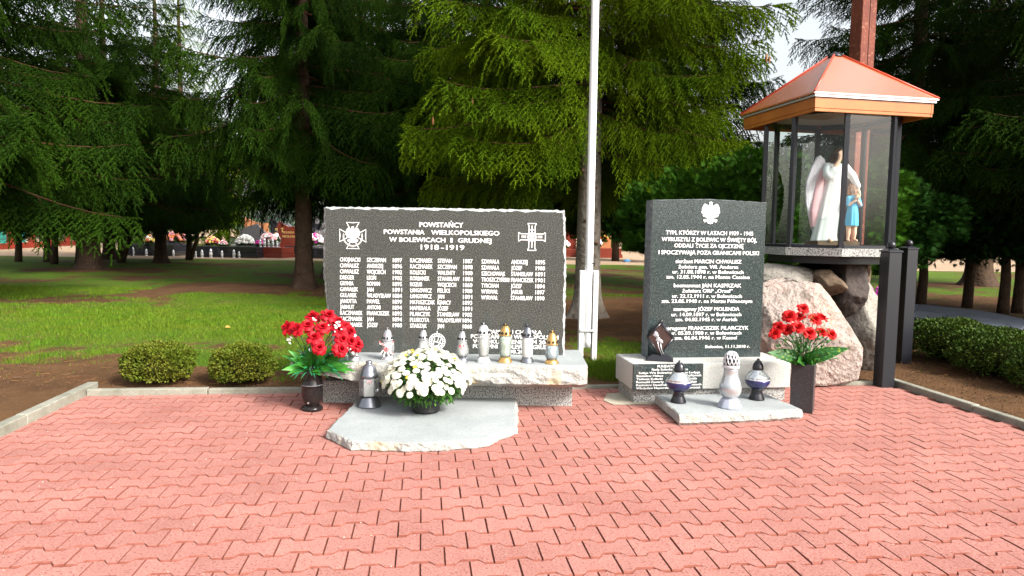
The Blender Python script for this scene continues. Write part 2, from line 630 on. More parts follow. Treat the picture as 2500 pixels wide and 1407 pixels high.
# ---- slate grey path on the right, beyond the hedge
M_SLATE = mat('blue_grey_slate', (0.16, 0.18, 0.22), 0.65, 0.4, col2=(0.10, 0.115, 0.14), scale=3, bump=0.3, bscale=20)
path = tag(obj('path', bpy.data.meshes.new('path')), kind='structure')
prow = [((7.0, 14.0), (6.0, 11.9)), ((7.9, 13.3), (6.5, 11.2)), ((8.4, 12.3), (6.7, 10.3)), ((8.3, 11.2), (6.6, 9.5)), ((7.9, 10.5), (6.4, 8.9))]
for k in range(4):
    for j in range(2):
        a0, a1 = Vector(prow[k][0]).lerp(Vector(prow[k][1]), j / 2), Vector(prow[k][0]).lerp(Vector(prow[k][1]), (j + 1) / 2)
        b0, b1 = Vector(prow[k + 1][0]).lerp(Vector(prow[k + 1][1]), j / 2), Vector(prow[k + 1][0]).lerp(Vector(prow[k + 1][1]), (j + 1) / 2)
        q = [a0, b0, b1, a1]
        c = sum(q, Vector((0, 0))) / 4
        q = [c + (p - c) * 0.985 for p in q]
        bm = bmesh.new()
        lo = [bm.verts.new((p.x, p.y, -0.02)) for p in q]
        hi = [bm.verts.new((p.x, p.y, 0.075 + .004 * ((k + j) % 2))) for p in q]
        bm.faces.new(hi)
        for i in range(4):
            bm.faces.new((lo[i], lo[(i + 1) % 4], hi[(i + 1) % 4], hi[i]))
        bmesh.ops.recalc_face_normals(bm, faces=bm.faces)
        obj('path_slab', bm, M_SLATE, path)
# ================================================================== MEMORIALS
M_GRANITE = mat('dark_polished_granite', (0.030, 0.033, 0.031), 0.18, 0.5, col2=(0.038, 0.040, 0.038), scale=2, speck=[(130, 0.58, (0.085, 0.090, 0.080)), (120, 0.18, (0.150, 0.148, 0.125))])
M_GRANITE2 = mat('black_green_granite', (0.017, 0.025, 0.025), 0.16, 0.5, speck=[(130, 0.55, (0.052, 0.070, 0.070)), (120, 0.18, (0.105, 0.128, 0.122))])
M_CHIP = mat('chipped_granite_edge', (0.42, 0.43, 0.41), 0.85, 0.3, col2=(0.22, 0.23, 0.23), scale=40, bump=0.6, bscale=60)
M_CHIPD = mat('split_granite_side', (0.19, 0.21, 0.22), 0.85, 0.3, col2=(0.09, 0.10, 0.11), scale=30, bump=0.8, bscale=45)
M_ROCK = mat('pale_split_granite', (0.41, 0.405, 0.375), 0.9, 0.25, col2=(0.29, 0.285, 0.26), scale=6, speck=[(130, 0.42, (0.17, 0.165, 0.15)), (5, 0.12, (0.36, 0.30, 0.20))], bump=0.9, bscale=28, bdist=0.02)
M_GREY = mat('grey_speckled_granite', (0.33, 0.33, 0.31), 0.7, 0.35, speck=[(90, 0.6, (0.075, 0.075, 0.075)), (70, 0.25, (0.50, 0.49, 0.46))], bump=0.2, bscale=120)
M_WHITEG = mat('white_grey_granite', (0.48, 0.485, 0.46), 0.75, 0.3, speck=[(140, 0.38, (0.22, 0.22, 0.21))], col2=(0.46, 0.45, 0.41), scale=5, bump=0.4, bscale=60)
M_FLAG = mat('pale_flagstone', (0.345, 0.370, 0.370), 0.65, 0.35, col2=(0.275, 0.298, 0.300), scale=4, speck=[(150, 0.35, (0.20, 0.21, 0.21))], bump=0.25, bscale=90)
M_LETTER = mat('white_letter_paint', (0.80, 0.80, 0.78), 0.7, 0.2)
M_CONC = mat('mortar', (0.42, 0.38, 0.30), 0.95, 0.1, col2=(0.30, 0.27, 0.21), scale=8, bump=0.4)

def rough_slab(outline, y0, y1, chip, back_grow=0.0, step=0.018, seed=0, depth=0.012):
    """slab with a polished front and chipped, scalloped edges; outline (x,z) counter-clockwise seen from the front;
    chip(i) gives roughness of outline edge i.  material 0 front/back, 1 chipped edge"""
    pts, amp = [], []
    n = len(outline)
    for i in range(n):
        a, b = Vector(outline[i]), Vector(outline[(i + 1) % n])
        k = max(1, int((b - a).length / step))
        nr = Vector(((b - a).y, -(b - a).x)).normalized()
        for j in range(k):
            p = a.lerp(b, j / k)
            pts.append((p, nr, chip(i)))
    bm = bmesh.new()
    fr, mid, bk = [], [], []
    for j, (p, nr, c) in enumerate(pts):
        s = (p.x + p.y) * 1.0
        sc = abs(math.sin(s * 17 + 3.4 * noise.noise(Vector((s * 4, seed, 0))))) ** 0.8     # scallops
        o1 = -c * depth * (0.35 + 1.1 * sc + 0.7 * noise.noise(Vector((s * 40, seed, 3))))
        o2 = c * depth * (0.5 + 0.8 * noise.noise(Vector((s * 30, seed, 7))))
        o3 = c * depth * (0.2 + 1.0 * noise.noise(Vector((s * 25, seed, 11))))
        fr.append(bm.verts.new((p.x + nr.x * o1, y0, p.y + nr.y * o1)))
        mid.append(bm.verts.new((p.x + nr.x * o2, y0 + (y1 - y0) * (0.22 + 0.1 * noise.noise(Vector((s * 33, 2, seed)))), p.y + nr.y * o2)))
        bk.append(bm.verts.new((p.x + nr.x * o3, y1, p.y + nr.y * o3)))
    f = bm.faces.new(fr)
    g = bm.faces.new(list(reversed(bk)))
    m = len(pts)
    for a, b in ((fr, mid), (mid, bk)):
        for j in range(m):
            q = bm.faces.new((a[(j + 1) % m], a[j], b[j], b[(j + 1) % m]))
            q.material_index = 1
    bmesh.ops.recalc_face_normals(bm, faces=bm.faces)
    return bm

# ---- large memorial ------------------------------------------------
m1 = thing('memorial', 'wide dark granite memorial with rows of white names on a rough pale stone ledge', 'memorial', (-0.49, 5.5, 0), 0)
ox, oy = -0.49, 5.5
obj('plinth', nbox(-0.97, 0.97, -0.20, 0.26, -0.02, 0.172, bev=0.004), M_GREY, m1)
# ledge of split stone
def ledge():
    nx, bm = 74, bmesh.new()
    x0, x1 = -1.17, 1.06
    secs = []
    for i in range(nx + 1):
        u = i / nx
        x = x0 + (x1 - x0) * u
        endl = math.exp(-((u) / 0.05) ** 2); endr = math.exp(-((1 - u) / 0.012) ** 2)
        n1 = noise.noise(Vector((x * 2.1, 0.3, 1))); n2 = noise.noise(Vector((x * 6.3, 0.7, 5))); n3 = noise.noise(Vector((x * 17, 1.7, 9)))
        zt = 0.362 + 0.004 * n2
        zb = 0.178 + 0.055 * max(0, n1 + 0.25 * n2) + 0.05 * max(0, 1 - u / 0.33) + 0.008 * n3
        yf = -0.455 + 0.02 * n1 + 0.010 * n3 + 0.10 * endl + 0.03 * endr
        prof = [(0.27, zt), (yf + 0.03, zt + 0.001), (yf + 0.008, zt - 0.012), (yf, zt - 0.035 + 0.006 * n3)]
        for k in range(1, 7):
            w = k / 6
            zz = zt - 0.035 - (zt - 0.035 - zb) * w
            bulge = 0.028 * math.sin(PI * min(1, w * 1.15)) + 0.05 * max(0, w - 0.6) ** 1.2
            yy = yf + 0.02 * noise.noise(Vector((x * 5, w * 4, 3))) + 0.014 * noise.noise(Vector((x * 14, w * 9, 8))) + (0.13 * max(0, w - 0.72) / 0.28) - bulge * 0.4
            prof.append((yy, zz))
        prof += [(-0.15, zb + 0.002), (0.27, 0.178)]
        secs.append([bm.verts.new((x, y, z)) for y, z in prof])
    m = len(secs[0])
    for a, b in zip(secs[:-1], secs[1:]):
        for k in range(m):
            f = bm.faces.new((a[k], b[k], b[(k + 1) % m], a[(k + 1) % m]))
            if k == 0:
                f.material_index = 1
    bm.faces.new(list(reversed(secs[0])))
    bm.faces.new(secs[-1])
    bmesh.ops.recalc_face_normals(bm, faces=bm.faces)
    return bm
obj('ledge', ledge(), [M_ROCK, M_FLAG], m1)
sl1 = [(-0.93, 0.363), (0.915, 0.363), (0.915, 1.05), (0.897, 1.516), (-0.30, 1.519), (-1.005, 1.515), (-1.015, 1.0), (-0.985, 0.70)]
slab = obj('slab', rough_slab(sl1, 0.0, 0.11, lambda i: 0.05 if i == 0 else 1.0, seed=1, depth=0.0110), [M_GRANITE, M_CHIP], m1)
YL = -0.0025
def T(items, **k):
    return inscription([(s, x - ox, w, z, c) for s, x, w, z, c in items], M_LETTER, slab, y=YL, **k)
T([('POWSTAŃCY', -0.739, 0.344, 1.373, 0.0373)])
T([('POWSTANIA', -1.02, 0.32, 1.314, 0.0349), ('WIELKOPOLSKIEGO', -0.646, 0.539, 1.314, 0.0349)])
T([('W BOLEWICACH', -0.978, 0.443, 1.254, 0.0349), ('I', -0.492, 0.014, 1.254, 0.0349), ('GRUDNEJ', -0.433, 0.263, 1.254, 0.0349)])
T([('1918', -0.727, 0.142, 1.195, 0.0385), ('-', -0.567, 0.022, 1.195, 0.0385), ('1919', -0.526, 0.142, 1.195, 0.0385)])
C1 = "CHOJNACKI SZCZEPAN 1897,CHWALISZ ANDRZEJ 1896,CHWALISZ WOJCIECH 1902,DREGER LEON 1902,GRYNIA ROMAN 1895,GAWAŁEK JAN 1891,GULAREK WŁADYSŁAW 1884,JANOTTA PAWEŁ 1899,JARNUT ANTONI 1894,KACZMAREK FRANCISZEK 1893,KACZMAREK JAN 1894,KACZMAREK JÓZEF 1900".split(',')
C2 = "KACZMAREK STEFAN 1887,KACZMAREK SZCZEPAN 1898,KOLECKI WALENTY 1900,KORBANEK STANISŁAW 1881,KOZUB WOJCIECH 1860,ŁANGOWICZ FELIKS 1900,ŁANGOWICZ JAN 1891,MATUSZCZAK IGNACY 1893,NAPIERAŁA JÓZEF 1891,PILARCZYK STANISŁAW 1902,PLUSKOTA WŁADYSŁAW 1896,STARZAK JAN 1868".split(',')
C3 = "SZAWALA ANDRZEJ 1895,SZAWALA JÓZEF 1900,SZECHOWIAK STANISŁAW 1891,TROSZCZYŃSKI FRANCISZEK 1901,TYRCHAN JÓZEF 1894,WYRWAŁ JAKUB 1897,WYRWAŁ STANISŁAW 1890".split(',')
WIDE = {'W': 1.4, 'M': 1.3, 'I': 0.5, 'J': 0.75, 'Z': .92, 'L': .85, 'E': .9, 'F': .85}
def wid(s):
    return 0.0196 * sum(WIDE.get(c, 1.0) for c in s) - 0.002
for col_, xs, z0, dz in ((C1, (-1.369, -1.155, -0.949), 1.090, 0.0473), (C2, (-0.811, -0.592, -0.389), 1.091, 0.0475), (C3, (-0.244, -0.008, 0.187), 1.091, 0.0479)):
    for k, rowt in enumerate(col_):
        a, b_, y_ = rowt.split()
        z = z0 - dz * k
        wa = min(wid(a), xs[1] - xs[0] - 0.012)
        wb = min(wid(b_), xs[2] - xs[1] - 0.010)
        T([(a, xs[0], wa, z, 0.0325), (b_, xs[1], wb, z, 0.0325), (y_, xs[2], 0.072, z, 0.0325)], bold=0.030)
for t_ in (('PAMIĘĆ I CHWAŁA', -0.181, 0.424, 0.53, 0.0313), ('POWSTAŃCOM WIELKOPOLSKIM', -0.322, 0.699, 0.491, 0.0313),
           ('W ROKU MILENIJNYM 2000', -0.305, 0.629, 0.45, 0.0313), ('POTOMNI Z BOLEWIC I GRUDNEJ', -0.305, 0.666, 0.411, 0.0313), ('15.08.2000', -0.07, 0.225, 0.373, 0.0300)):
    T([t_])

# eagle outline (x, z) in units of its half width, right half from crown down; mirrored for the left half
EAGLE = [(0.02, 1.54), (0.09, 1.46), (0.20, 1.47), (0.16, 1.33), (0.20, 1.22), (0.23, 1.08), (0.22, 0.92), (0.24, 0.98), (0.35, 1.13), (0.53, 1.25), (0.72, 1.30),
         (0.80, 1.16), (0.88, 1.03), (0.95, 0.88), (1.00, 0.68), (0.97, 0.56), (1.04, 0.42), (0.98, 0.25), (0.83, 0.21), (0.88, 0.03), (0.73, -0.12), (0.60, -0.03),
         (0.53, -0.21), (0.40, -0.11), (0.34, -0.20), (0.44, -0.36), (0.60, -0.34), (0.77, -0.38), (0.74, -0.56), (0.60, -0.72), (0.50, -0.56), (0.38, -0.62),
         (0.32, -0.51), (0.24, -0.42), (0.15, -0.32), (0.20, -0.48), (0.32, -0.60), (0.28, -0.78), (0.14, -0.80), (0.06, -0.75), (0.0, -0.90)]
def eagle(bm, cx, cz, s, y, t=0.0):
    o = EAGLE + [(-x, z) for x, z in reversed(EAGLE[:-1])]
    o = [(x * s + cx, z * s + cz) for x, z in o]
    if t:
        prism(bm, o, y - t, y)
    else:
        vs = [bm.verts.new((x, y, z)) for x, z in o]
        bm.faces.new(vs)
    hd = [(-0.21, 1.15), (-0.33, 1.05), (-0.20, 1.0)]
    pts = [(x * s + cx, z * s + cz) for x, z in hd]
    if t:
        prism(bm, pts, y - t, y)
    else:
        bm.faces.new([bm.verts.new((x, y, z)) for x, z in pts])
    return bm
def circle(cx, cz, r, n=28, a0=0.0, a1=2 * PI):
    return [(cx + r * math.cos(a0 + (a1 - a0) * k / n), cz + r * math.sin(a0 + (a1 - a0) * k / n)) for k in range(n + 1)]
# flared cross with eagle, top left
bm = bmesh.new()
cx, cz, h = -1.267 - ox, 1.297, 0.105
arms = []
for k in range(4):
    a = k * PI / 2
    def rt(x, z):
        return (cx + x * math.cos(a) - z * math.sin(a), cz + x * math.sin(a) + z * math.cos(a))
    arms.append([rt(-0.018, 0.045), rt(-0.050, h), rt(0, h * 0.965), rt(0.050, h), rt(0.018, 0.045)])
strokes(bm, arms, 0.0075, YL)
strokes(bm, [circle(cx, cz - 0.008, 0.078, a0=R(160), a1=R(380)), circle(cx, cz - 0.008, 0.070, a0=R(165), a1=R(375))], 0.0032, YL)
eagle(bm, cx, cz - 0.012, 0.056, YL - 0.0008)
obj('cross_emblem', bm, M_LETTER, slab)
# straight cross with eagle disc and sword, top right
bm = bmesh.new()
cx, cz, h = 0.152 - ox, 1.307, 0.106
lines_ = []
for k in range(4):
    a = k * PI / 2
    def rt(x, z):
        return (cx + x * math.cos(a) - z * math.sin(a), cz + x * math.sin(a) + z * math.cos(a))
    lines_ += [[rt(-0.024, 0.026), rt(-0.024, h - 0.018), rt(-0.034, h - 0.004), rt(-0.034, h), rt(0.034, h), rt(0.034, h - 0.004), rt(0.024, h - 0.018), rt(0.024, 0.026)]]
strokes(bm, lines_, 0.0065, YL)
strokes(bm, [circle(cx, cz, 0.034), circle(cx, cz, 0.025)], 0.0045, YL - 0.0004)
eagle(bm, cx, cz - 0.004, 0.017, YL - 0.0008)
strokes(bm, [[(cx, cz + 0.036), (cx, cz + 0.090)], [(cx - 0.015, cz + 0.056), (cx + 0.015, cz + 0.056)], [(cx, cz - 0.038), (cx, cz - 0.086)]], 0.008, YL - 0.0004)
for s_, xx in (('1918', cx - 0.082), ('1919', cx + 0.046)):
    V, Fc = text_geo(s_, xx, 0.036, cz - 0.010, 0.022, y=YL)
    vv = [bm.verts.new(v) for v in V]
    for f in Fc:
        bm.faces.new([vv[i] for i in f])
obj('cross_emblem', bm, M_LETTER, slab)
# round openwork badge low on the slab
bm = bmesh.new()
cx, cz = -0.594 - ox, 0.460
strokes(bm, [circle(cx, cz, 0.064, 36), circle(cx, cz, 0.044, 30)], 0.006, YL)
strokes(bm, [[(cx + 0.047 * math.cos(a), cz + 0.047 * math.sin(a)), (cx + 0.059 * math.cos(a), cz + 0.059 * math.sin(a))] for a in [2 * PI * k / 22 for k in range(22)]], 0.0055, YL - .0004)
strokes(bm, [[(cx - 0.03, cz - 0.025), (cx - 0.018, cz + 0.03), (cx + 0.002, cz - 0.01), (cx + 0.012, cz + 0.036)], [(cx + 0.03, cz + 0.02), (cx + 0.012, cz - 0.03), (cx - 0.012, cz - 0.036)], [(cx - 0.035, cz + 0.004), (cx + 0.033, cz - 0.014)]], 0.007, YL - .0004)
strokes(bm, [[(cx, cz + 0.066), (cx, cz + 0.086)]], 0.006, YL)
obj('round_badge', bm, M_LETTER, slab)

# ---- smaller memorial ----------------------------------------------
m2 = thing('memorial', 'upright dark granite memorial with white eagle, standing on a pale block beside the boulders', 'memorial', (0.965, 5.40, 0), R(8))
obj('plinth', nbox(0.02, 1.31, 0.03, 0.44, -0.02, 0.108, bev=0.004), M_GREY, m2)
def block():
    bm = nbox(0.0, 1.335, 0.0, 0.47, 0.108, 0.318, bev=0.006)
    bmesh.ops.subdivide_edges(bm, edges=bm.edges, cuts=5, use_grid_fill=True)
    for v in bm.verts:
        n_ = noise.noise(v.co * 9)
        v.co.y += 0.004 * n_ if v.co.y < 0.02 else 0
        v.co.z += 0.004 * noise.noise(v.co * 6 + Vector((3, 3, 3))) if v.co.z < 0.13 else 0
    return bm
base = obj('base_block', block(), M_WHITEG, m2)
bm = bmesh.new()
bm.faces.new([bm.verts.new(p) for p in ((-0.16, -0.03, 0.004), (0.3, -0.05, 0.004), (0.42, 0.05, 0.004), (0.3, 0.4, 0.004), (-0.1, 0.36, 0.004), (-0.2, 0.12, 0.004))])
for f in bm.faces:
    if f.normal.z < 0: f.normal_flip()
obj('mortar_pad', bm, M_CONC, m2)
sl2 = [(0.200, 0.319), (1.205, 0.319), (1.202, 1.622), (0.70, 1.640), (0.205, 1.622)]
slab2 = obj('slab', rough_slab(sl2, 0.26, 0.40, lambda i: 0.0 if i == 0 else (0.5 if i != 4 else 1.0), seed=4, depth=0.006), [M_GRANITE2, M_CHIPD], m2)
for t_ in [('TYM, KTÓRZY W LATACH 1939 - 1945', 0.331, 0.758, 1.344, 0.0319), ('WYRUSZYLI Z BOLEWIC W ŚWIĘTY BÓJ,', 0.297, 0.826, 1.289, 0.0319),
           ('ODDALI ŻYCIE ZA OJCZYZNĘ', 0.407, 0.602, 1.238, 0.0319), ('I SPOCZYWAJĄ POZA GRANICAMI POLSKI', 0.274, 0.874, 1.181, 0.0319),
           ('sierżant MARCIN CHWALISZ', 0.422, 0.574, 1.109, 0.0305), ('żołnierz gen. Wł. Andersa', 0.449, 0.521, 1.065, 0.029),
           ('ur. 31.08.1898 r. w Bolewicach', 0.398, 0.62, 1.023, 0.029), ('zm. 12.05.1944 r. na Monte Cassino', 0.347, 0.728, 0.981, 0.029),
           ('bosmanmat JAN KASPRZAK', 0.414, 0.589, 0.909, 0.0305), ('żołnierz ORP „Orzeł”', 0.49, 0.438, 0.865, 0.029),
           ('ur. 22.12.1911 r. w Bolewicach', 0.403, 0.61, 0.821, 0.029), ('zm. 23.05.1940 r. na Morzu Północnym', 0.313, 0.793, 0.779, 0.029),
           ('szeregowy JÓZEF MOLENDA', 0.418, 0.577, 0.712, 0.0305), ('ur. 14.09.1897 r. w Bolewicach', 0.401, 0.613, 0.667, 0.029),
           ('zm. 04.03.1945 r. w Aurich', 0.437, 0.541, 0.625, 0.029), ('szeregowy FRANCISZEK PILARCZYK', 0.332, 0.751, 0.552, 0.0305),
           ('ur. 05.09.1900 r. w Bolewicach', 0.396, 0.625, 0.511, 0.029), ('zm. 06.04.1946 r. w Kassel', 0.435, 0.547, 0.47, 0.029),
           ('Bolewice, 11.11.2018 r.', 0.707, 0.394, 0.397, 0.0247)]:
    inscription([t_], M_LETTER, slab2, y=0.2575, bold=0.036)
bm = bmesh.new()
eagle(bm, 0.709, 1.500, 0.0775, 0.260, t=0.006)
obj('eagle_emblem', bm, M_LETTER, slab2)
pl = obj('plaque', nbox(-0.003, 0.575, -0.022, -0.003, 0.112, 0.320, bev=0.002), M_GRANITE2, m2)
for t_ in [('FUNDATORZY', 0.193, 0.202, 0.294, 0.0190), ('Rada Sołecka Bolewice', 0.147, 0.297, 0.270, 0.0165), ('Sołtys Wsi Bolewice Stanisław Łodyga', 0.04, 0.507, 0.244, 0.0165)]:
    inscription([t_], M_LETTER, pl, y=-0.0245, bold=0.036)
for k, (a, wa, b_, xb, wb) in enumerate([('Stanisław Hałasz', .22, 'Maria Sołtysiak', .345, .215), ('Tadeusz Kołecki', .214, 'Jan Strzała', .395, .125), ('Romuald Zawarty', .225, 'Piotr Łodyga', .385, .135),
                                        ('Kazimierz Stawiński', .258, 'Jan Bartoszech', .365, .195), ('Władysław Napierała', .266, 'Anna Marciniak', .365, .19)]):
    z = 0.220 - 0.0245 * k
    inscription([(a, 0.022, wa, z, .0165), (b_, xb, wb, z, .0165)], M_LETTER, pl, y=-0.0245, bold=0.036)

# ---- flagstones lying on the paving ---------------------------------
def flagstone(name, out, z0, z1, label, seed, rough=0.012):
    bm = bmesh.new()
    pts = []
    n = len(out)
    for i in range(n):
        a, b = Vector(out[i]), Vector(out[(i + 1) % n])
        k = max(2, int((b - a).length / 0.03))
        nr = Vector(((b - a).y, -(b - a).x)).normalized()
        for j in range(k):
            p = a.lerp(b, j / k)
            pts.append((p, nr))
    rings = []
    for lev, (zz, grow) in enumerate(((z1, -0.012), (z1 - 0.006, -0.002), (z1 - 0.022, 0.004), (z0 + 0.018, 0.010), (z0, -0.006))):
        ring = []
        for p, nr in pts:
            d = grow + rough * (noise.noise(Vector((p.x * 9, p.y * 9, seed))) + 0.6 * noise.noise(Vector((p.x * 27, p.y * 27, seed + lev * 1.3)))) * (0.7 if lev == 0 else 1)
            ring.append(bm.verts.new((p.x + nr.x * d, p.y + nr.y * d, zz + (0.003 * noise.noise(Vector((p.x * 20, p.y * 20, lev))) if lev else 0))))
        rings.append(ring)
    f = bm.faces.new(rings[0])
    m = len(pts)
    for a, b in zip(rings[:-1], rings[1:]):
        for j in range(m):
            q = bm.faces.new((a[j], a[(j + 1) % m], b[(j + 1) % m], b[j]))
            q.material_index = 1
    bmesh.ops.recalc_face_normals(bm, faces=bm.faces)
    return tag(obj(name, bm, [M_FLAG, M_ROCK]), label, 'flagstone')
flagstone('flagstone', FLAG[::-1][::-1], -0.01, 0.055, 'large irregular pale flagstone under the white chrysanthemum pot', 2.2, 0.016)
flagstone('flagstone', [(1.15, 5.40), (1.195, 4.80), (1.65, 4.88), (2.15, 5.02), (2.06, 5.53)], 0.001, 0.075, 'small pale flagstone with three grave lanterns before the eagle memorial', 6.1, 0.010)
# ================================================================== SHRINE
M_ROOF = mat('orange_red_roof_sheet', (0.52, 0.095, 0.008), 0.22, 0.9, col2=(0.45, 0.078, 0.007), scale=3, coat=1.0)
M_ROOF.node_tree.nodes['Principled BSDF'].inputs['Coat Roughness'].default_value = 0.25
M_ROOF.node_tree.nodes['Principled BSDF'].inputs['Coat IOR'].default_value = 3.2
M_RIDGE = mat('red_ridge_flashing', (0.45, 0.055, 0.020), 0.35, 0.5)
M_FASCIA = mat('varnished_pine', (0.42, 0.135, 0.018), 0.4, 0.5, col2=(0.32, 0.095, 0.012), scale=5)
M_BLACKM = mat('black_painted_steel', (0.012, 0.013, 0.017), 0.35, 0.5)
M_ZINC = mat('zinc_gutter', (0.52, 0.50, 0.50), 0.3, 0.5, metal=0.6)
M_PANE = glass_mat('shrine_glass', (0.93, 0.97, 0.96), refl=0.02, rough=0.01, ior=1.33, cap=0.28)
M_CEIL = mat('shrine_ceiling_boards', (0.42, 0.36, 0.30), 0.6, 0.3)
SHX, SHY, SHR = 3.16, 7.01, R(11.2)
shrine = thing('glass_shrine', 'octagonal glass shrine with orange hipped roof raised on boulders', 'shrine', (SHX, SHY, 0), SHR)
h, c = 0.563, 0.319
OCT = [(-(h - c), -h), (h - c, -h), (h, -(h - c)), (h, h - c), (h - c, h), (-(h - c), h), (-h, h - c), (-h, -(h - c))]
ZB, ZT = 1.243, 2.505
def octslab(g, z0, z1, bev=0.0):
    bm = bmesh.new()
    k = (h + g) / h
    a = [bm.verts.new((x * k, y * k, z0)) for x, y in OCT]
    b = [bm.verts.new((x * k, y * k, z1)) for x, y in OCT]
    bm.faces.new(list(reversed(a))); bm.faces.new(b)
    for i in range(8):
        bm.faces.new((a[i], a[(i + 1) % 8], b[(i + 1) % 8], b[i]))
    return bm
obj('floor_slab', octslab(0.055, 1.165, 1.238), M_GREY, shrine)
obj('underframe', octslab(-0.06, 1.09, 1.163), M_BLACKM, shrine)
for i in range(8):
    (x0, y0), (x1, y1) = OCT[i], OCT[(i + 1) % 8]
    bm = bmesh.new()
    box(bm, -0.022, 0.022, -0.022, 0.022, ZB, ZT, bev=0.003, M=Matrix.Translation((x0, y0, 0)) @ Matrix.Rotation(math.atan2(y0, x0), 4, 'Z'))
    obj('post', bm, M_BLACKM, shrine)
    d = Vector((x1 - x0, y1 - y0, 0)); L_ = d.length; ang = math.atan2(d.y, d.x)
    for nm, za, zb in (('bottom_rail', 1.2385, 1.268), ('top_rail', ZT - 0.02, ZT + 0.03)):
        bm = bmesh.new()
        box(bm, 0.026, L_ - 0.026, -0.014, 0.014, za, zb, M=Matrix.Translation((x0, y0, 0)) @ Matrix.Rotation(ang, 4, 'Z'))
        obj(nm, bm, M_BLACKM, shrine)
    bm = bmesh.new()
    vs = [bm.verts.new(p) for p in ((0.024, 0, 1.268), (L_ - 0.024, 0, 1.268), (L_ - 0.024, 0, ZT - 0.02), (0.024, 0, ZT - 0.02))]
    bm.faces.new(vs)
    bmesh.ops.transform(bm, matrix=Matrix.Translation((x0, y0, 0)) @ Matrix.Rotation(ang, 4, 'Z'), verts=vs)
    obj('pane', bm, M_PANE, shrine)
# roof
hr, ze, za = 0.640, 2.628, 3.150
obj('ceiling', nbox(-0.55, 0.55, -0.55, 0.55, ZT + 0.032, ZT + 0.05), M_CEIL, shrine)
roof = None
cr = [(-hr, -hr), (hr, -hr), (hr, hr), (-hr, hr)]
tp = 0.045
for i in range(4):
    a, b = Vector((*cr[i], ze)), Vector((*cr[(i + 1) % 4], ze))
    ta, tb = Vector((cr[i][0] * tp / hr, cr[i][1] * tp / hr, za - 0.03)), Vector((cr[(i + 1) % 4][0] * tp / hr, cr[(i + 1) % 4][1] * tp / hr, za - 0.03))
    dn = Vector((0, 0, -0.016))
    bm = bmesh.new()
    v = [bm.verts.new(p) for p in (a, b, tb, ta, a + dn, b + dn, tb + dn, ta + dn)]
    for q in ((0, 1, 2, 3), (7, 6, 5, 4), (0, 4, 5, 1)):
        bm.faces.new([v[k] for k in q])
    obj('roof_panel', bm, M_ROOF, shrine)
    bm = bmesh.new()
    tube(bm, [a + Vector((0, 0, 0.002)), ta + Vector((0, 0, 0.004))], 0.011, 6)
    obj('ridge_flashing', bm, M_RIDGE, shrine)
    # gutter strip and timber fascia, per side
    d = (b - a); ang = math.atan2(d.y, d.x)
    for nm, mm, ins, z0, z1, dep in (('eave_strip', M_ZINC, 0.012, ze - 0.040, ze - 0.018, 0.02), ('fascia', M_FASCIA, 0.028, ze - 0.135, ze - 0.042, 0.022), ('fascia_lip', M_FASCIA, 0.032, ze - 0.165, ze - 0.1365, 0.022)):
        k = (hr - ins) / hr
        bm = bmesh.new()
        box(bm, 0.0, d.length * k - dep - 0.002, 0, dep, z0, z1, bev=0.0015, M=Matrix.Translation((a.x * k, a.y * k, 0)) @ Matrix.Rotation(ang, 4, 'Z'))
        obj(nm, bm, mm, shrine)
bm = bmesh.new()
lathe(bm, [(0.07, za - 0.04), (0.062, za - 0.022), (0.03, za + 0.005), (0.012, za + 0.012), (0.0, za + 0.02)], 16)
obj('roof_cap', bm, M_BLACKM, shrine)
obj('soffit', nbox(-hr + 0.055, hr - 0.055, -hr + 0.055, hr - 0.055, ZT + 0.051, ZT + 0.06), M_FASCIA, shrine)

# ------------------------------------------------------------------ figures grown from limbs
def loft(rings, seg=36, fold=None):
    """rings: (cx, cy, z, rx, ry); fold=(amp, count, phase per ring)"""
    bm = bmesh.new()
    rr = []
    for j, (cx, cy, z, rx, ry) in enumerate(rings):
        row = []
        for k in range(seg):
            a = 2 * PI * k / seg
            f = 1.0
            if fold:
                f += fold[0] * (1 - j / len(rings)) * (math.sin(fold[1] * a + j * fold[2]) + 0.6 * math.sin(fold[1] * 1.7 * a + 1))
            row.append(bm.verts.new((cx + rx * f * math.cos(a), cy + ry * f * math.sin(a), z)))
        rr.append(row)
    for a, b in zip(rr[:-1], rr[1:]):
        for k in range(seg):
            bm.faces.new((a[k], a[(k + 1) % seg], b[(k + 1) % seg], b[k]))
    bm.faces.new(list(reversed(rr[0]))); bm.faces.new(rr[-1])
    return bm

def capsule_bm(a, b, ra, rb, seg=14):
    a, b = Vector(a), Vector(b)
    d = b - a
    L_ = d.length
    if L_ < 1e-5:
        d = Vector((0, 0, 1)); L_ = 1e-5
    bm = bmesh.new()
    prof = []
    for k in range(5):
        t = PI / 2 * (1 - k / 5); prof.append((ra * math.cos(t), -ra * math.sin(t)))
    prof += [(ra, 0), (rb, L_)]
    for k in range(1, 6):
        t = PI / 2 * (k / 5); prof.append((max(rb * math.cos(t), 0), L_ + rb * math.sin(t)))
    prof[0] = (0.0005, -ra); prof[-1] = (0.0005, L_ + rb)
    lathe(bm, prof, seg)
    q = d.to_track_quat('Z', 'Y').to_matrix().to_4x4()
    bmesh.ops.transform(bm, matrix=Matrix.Translation(a) @ q, verts=bm.verts)
    return bm

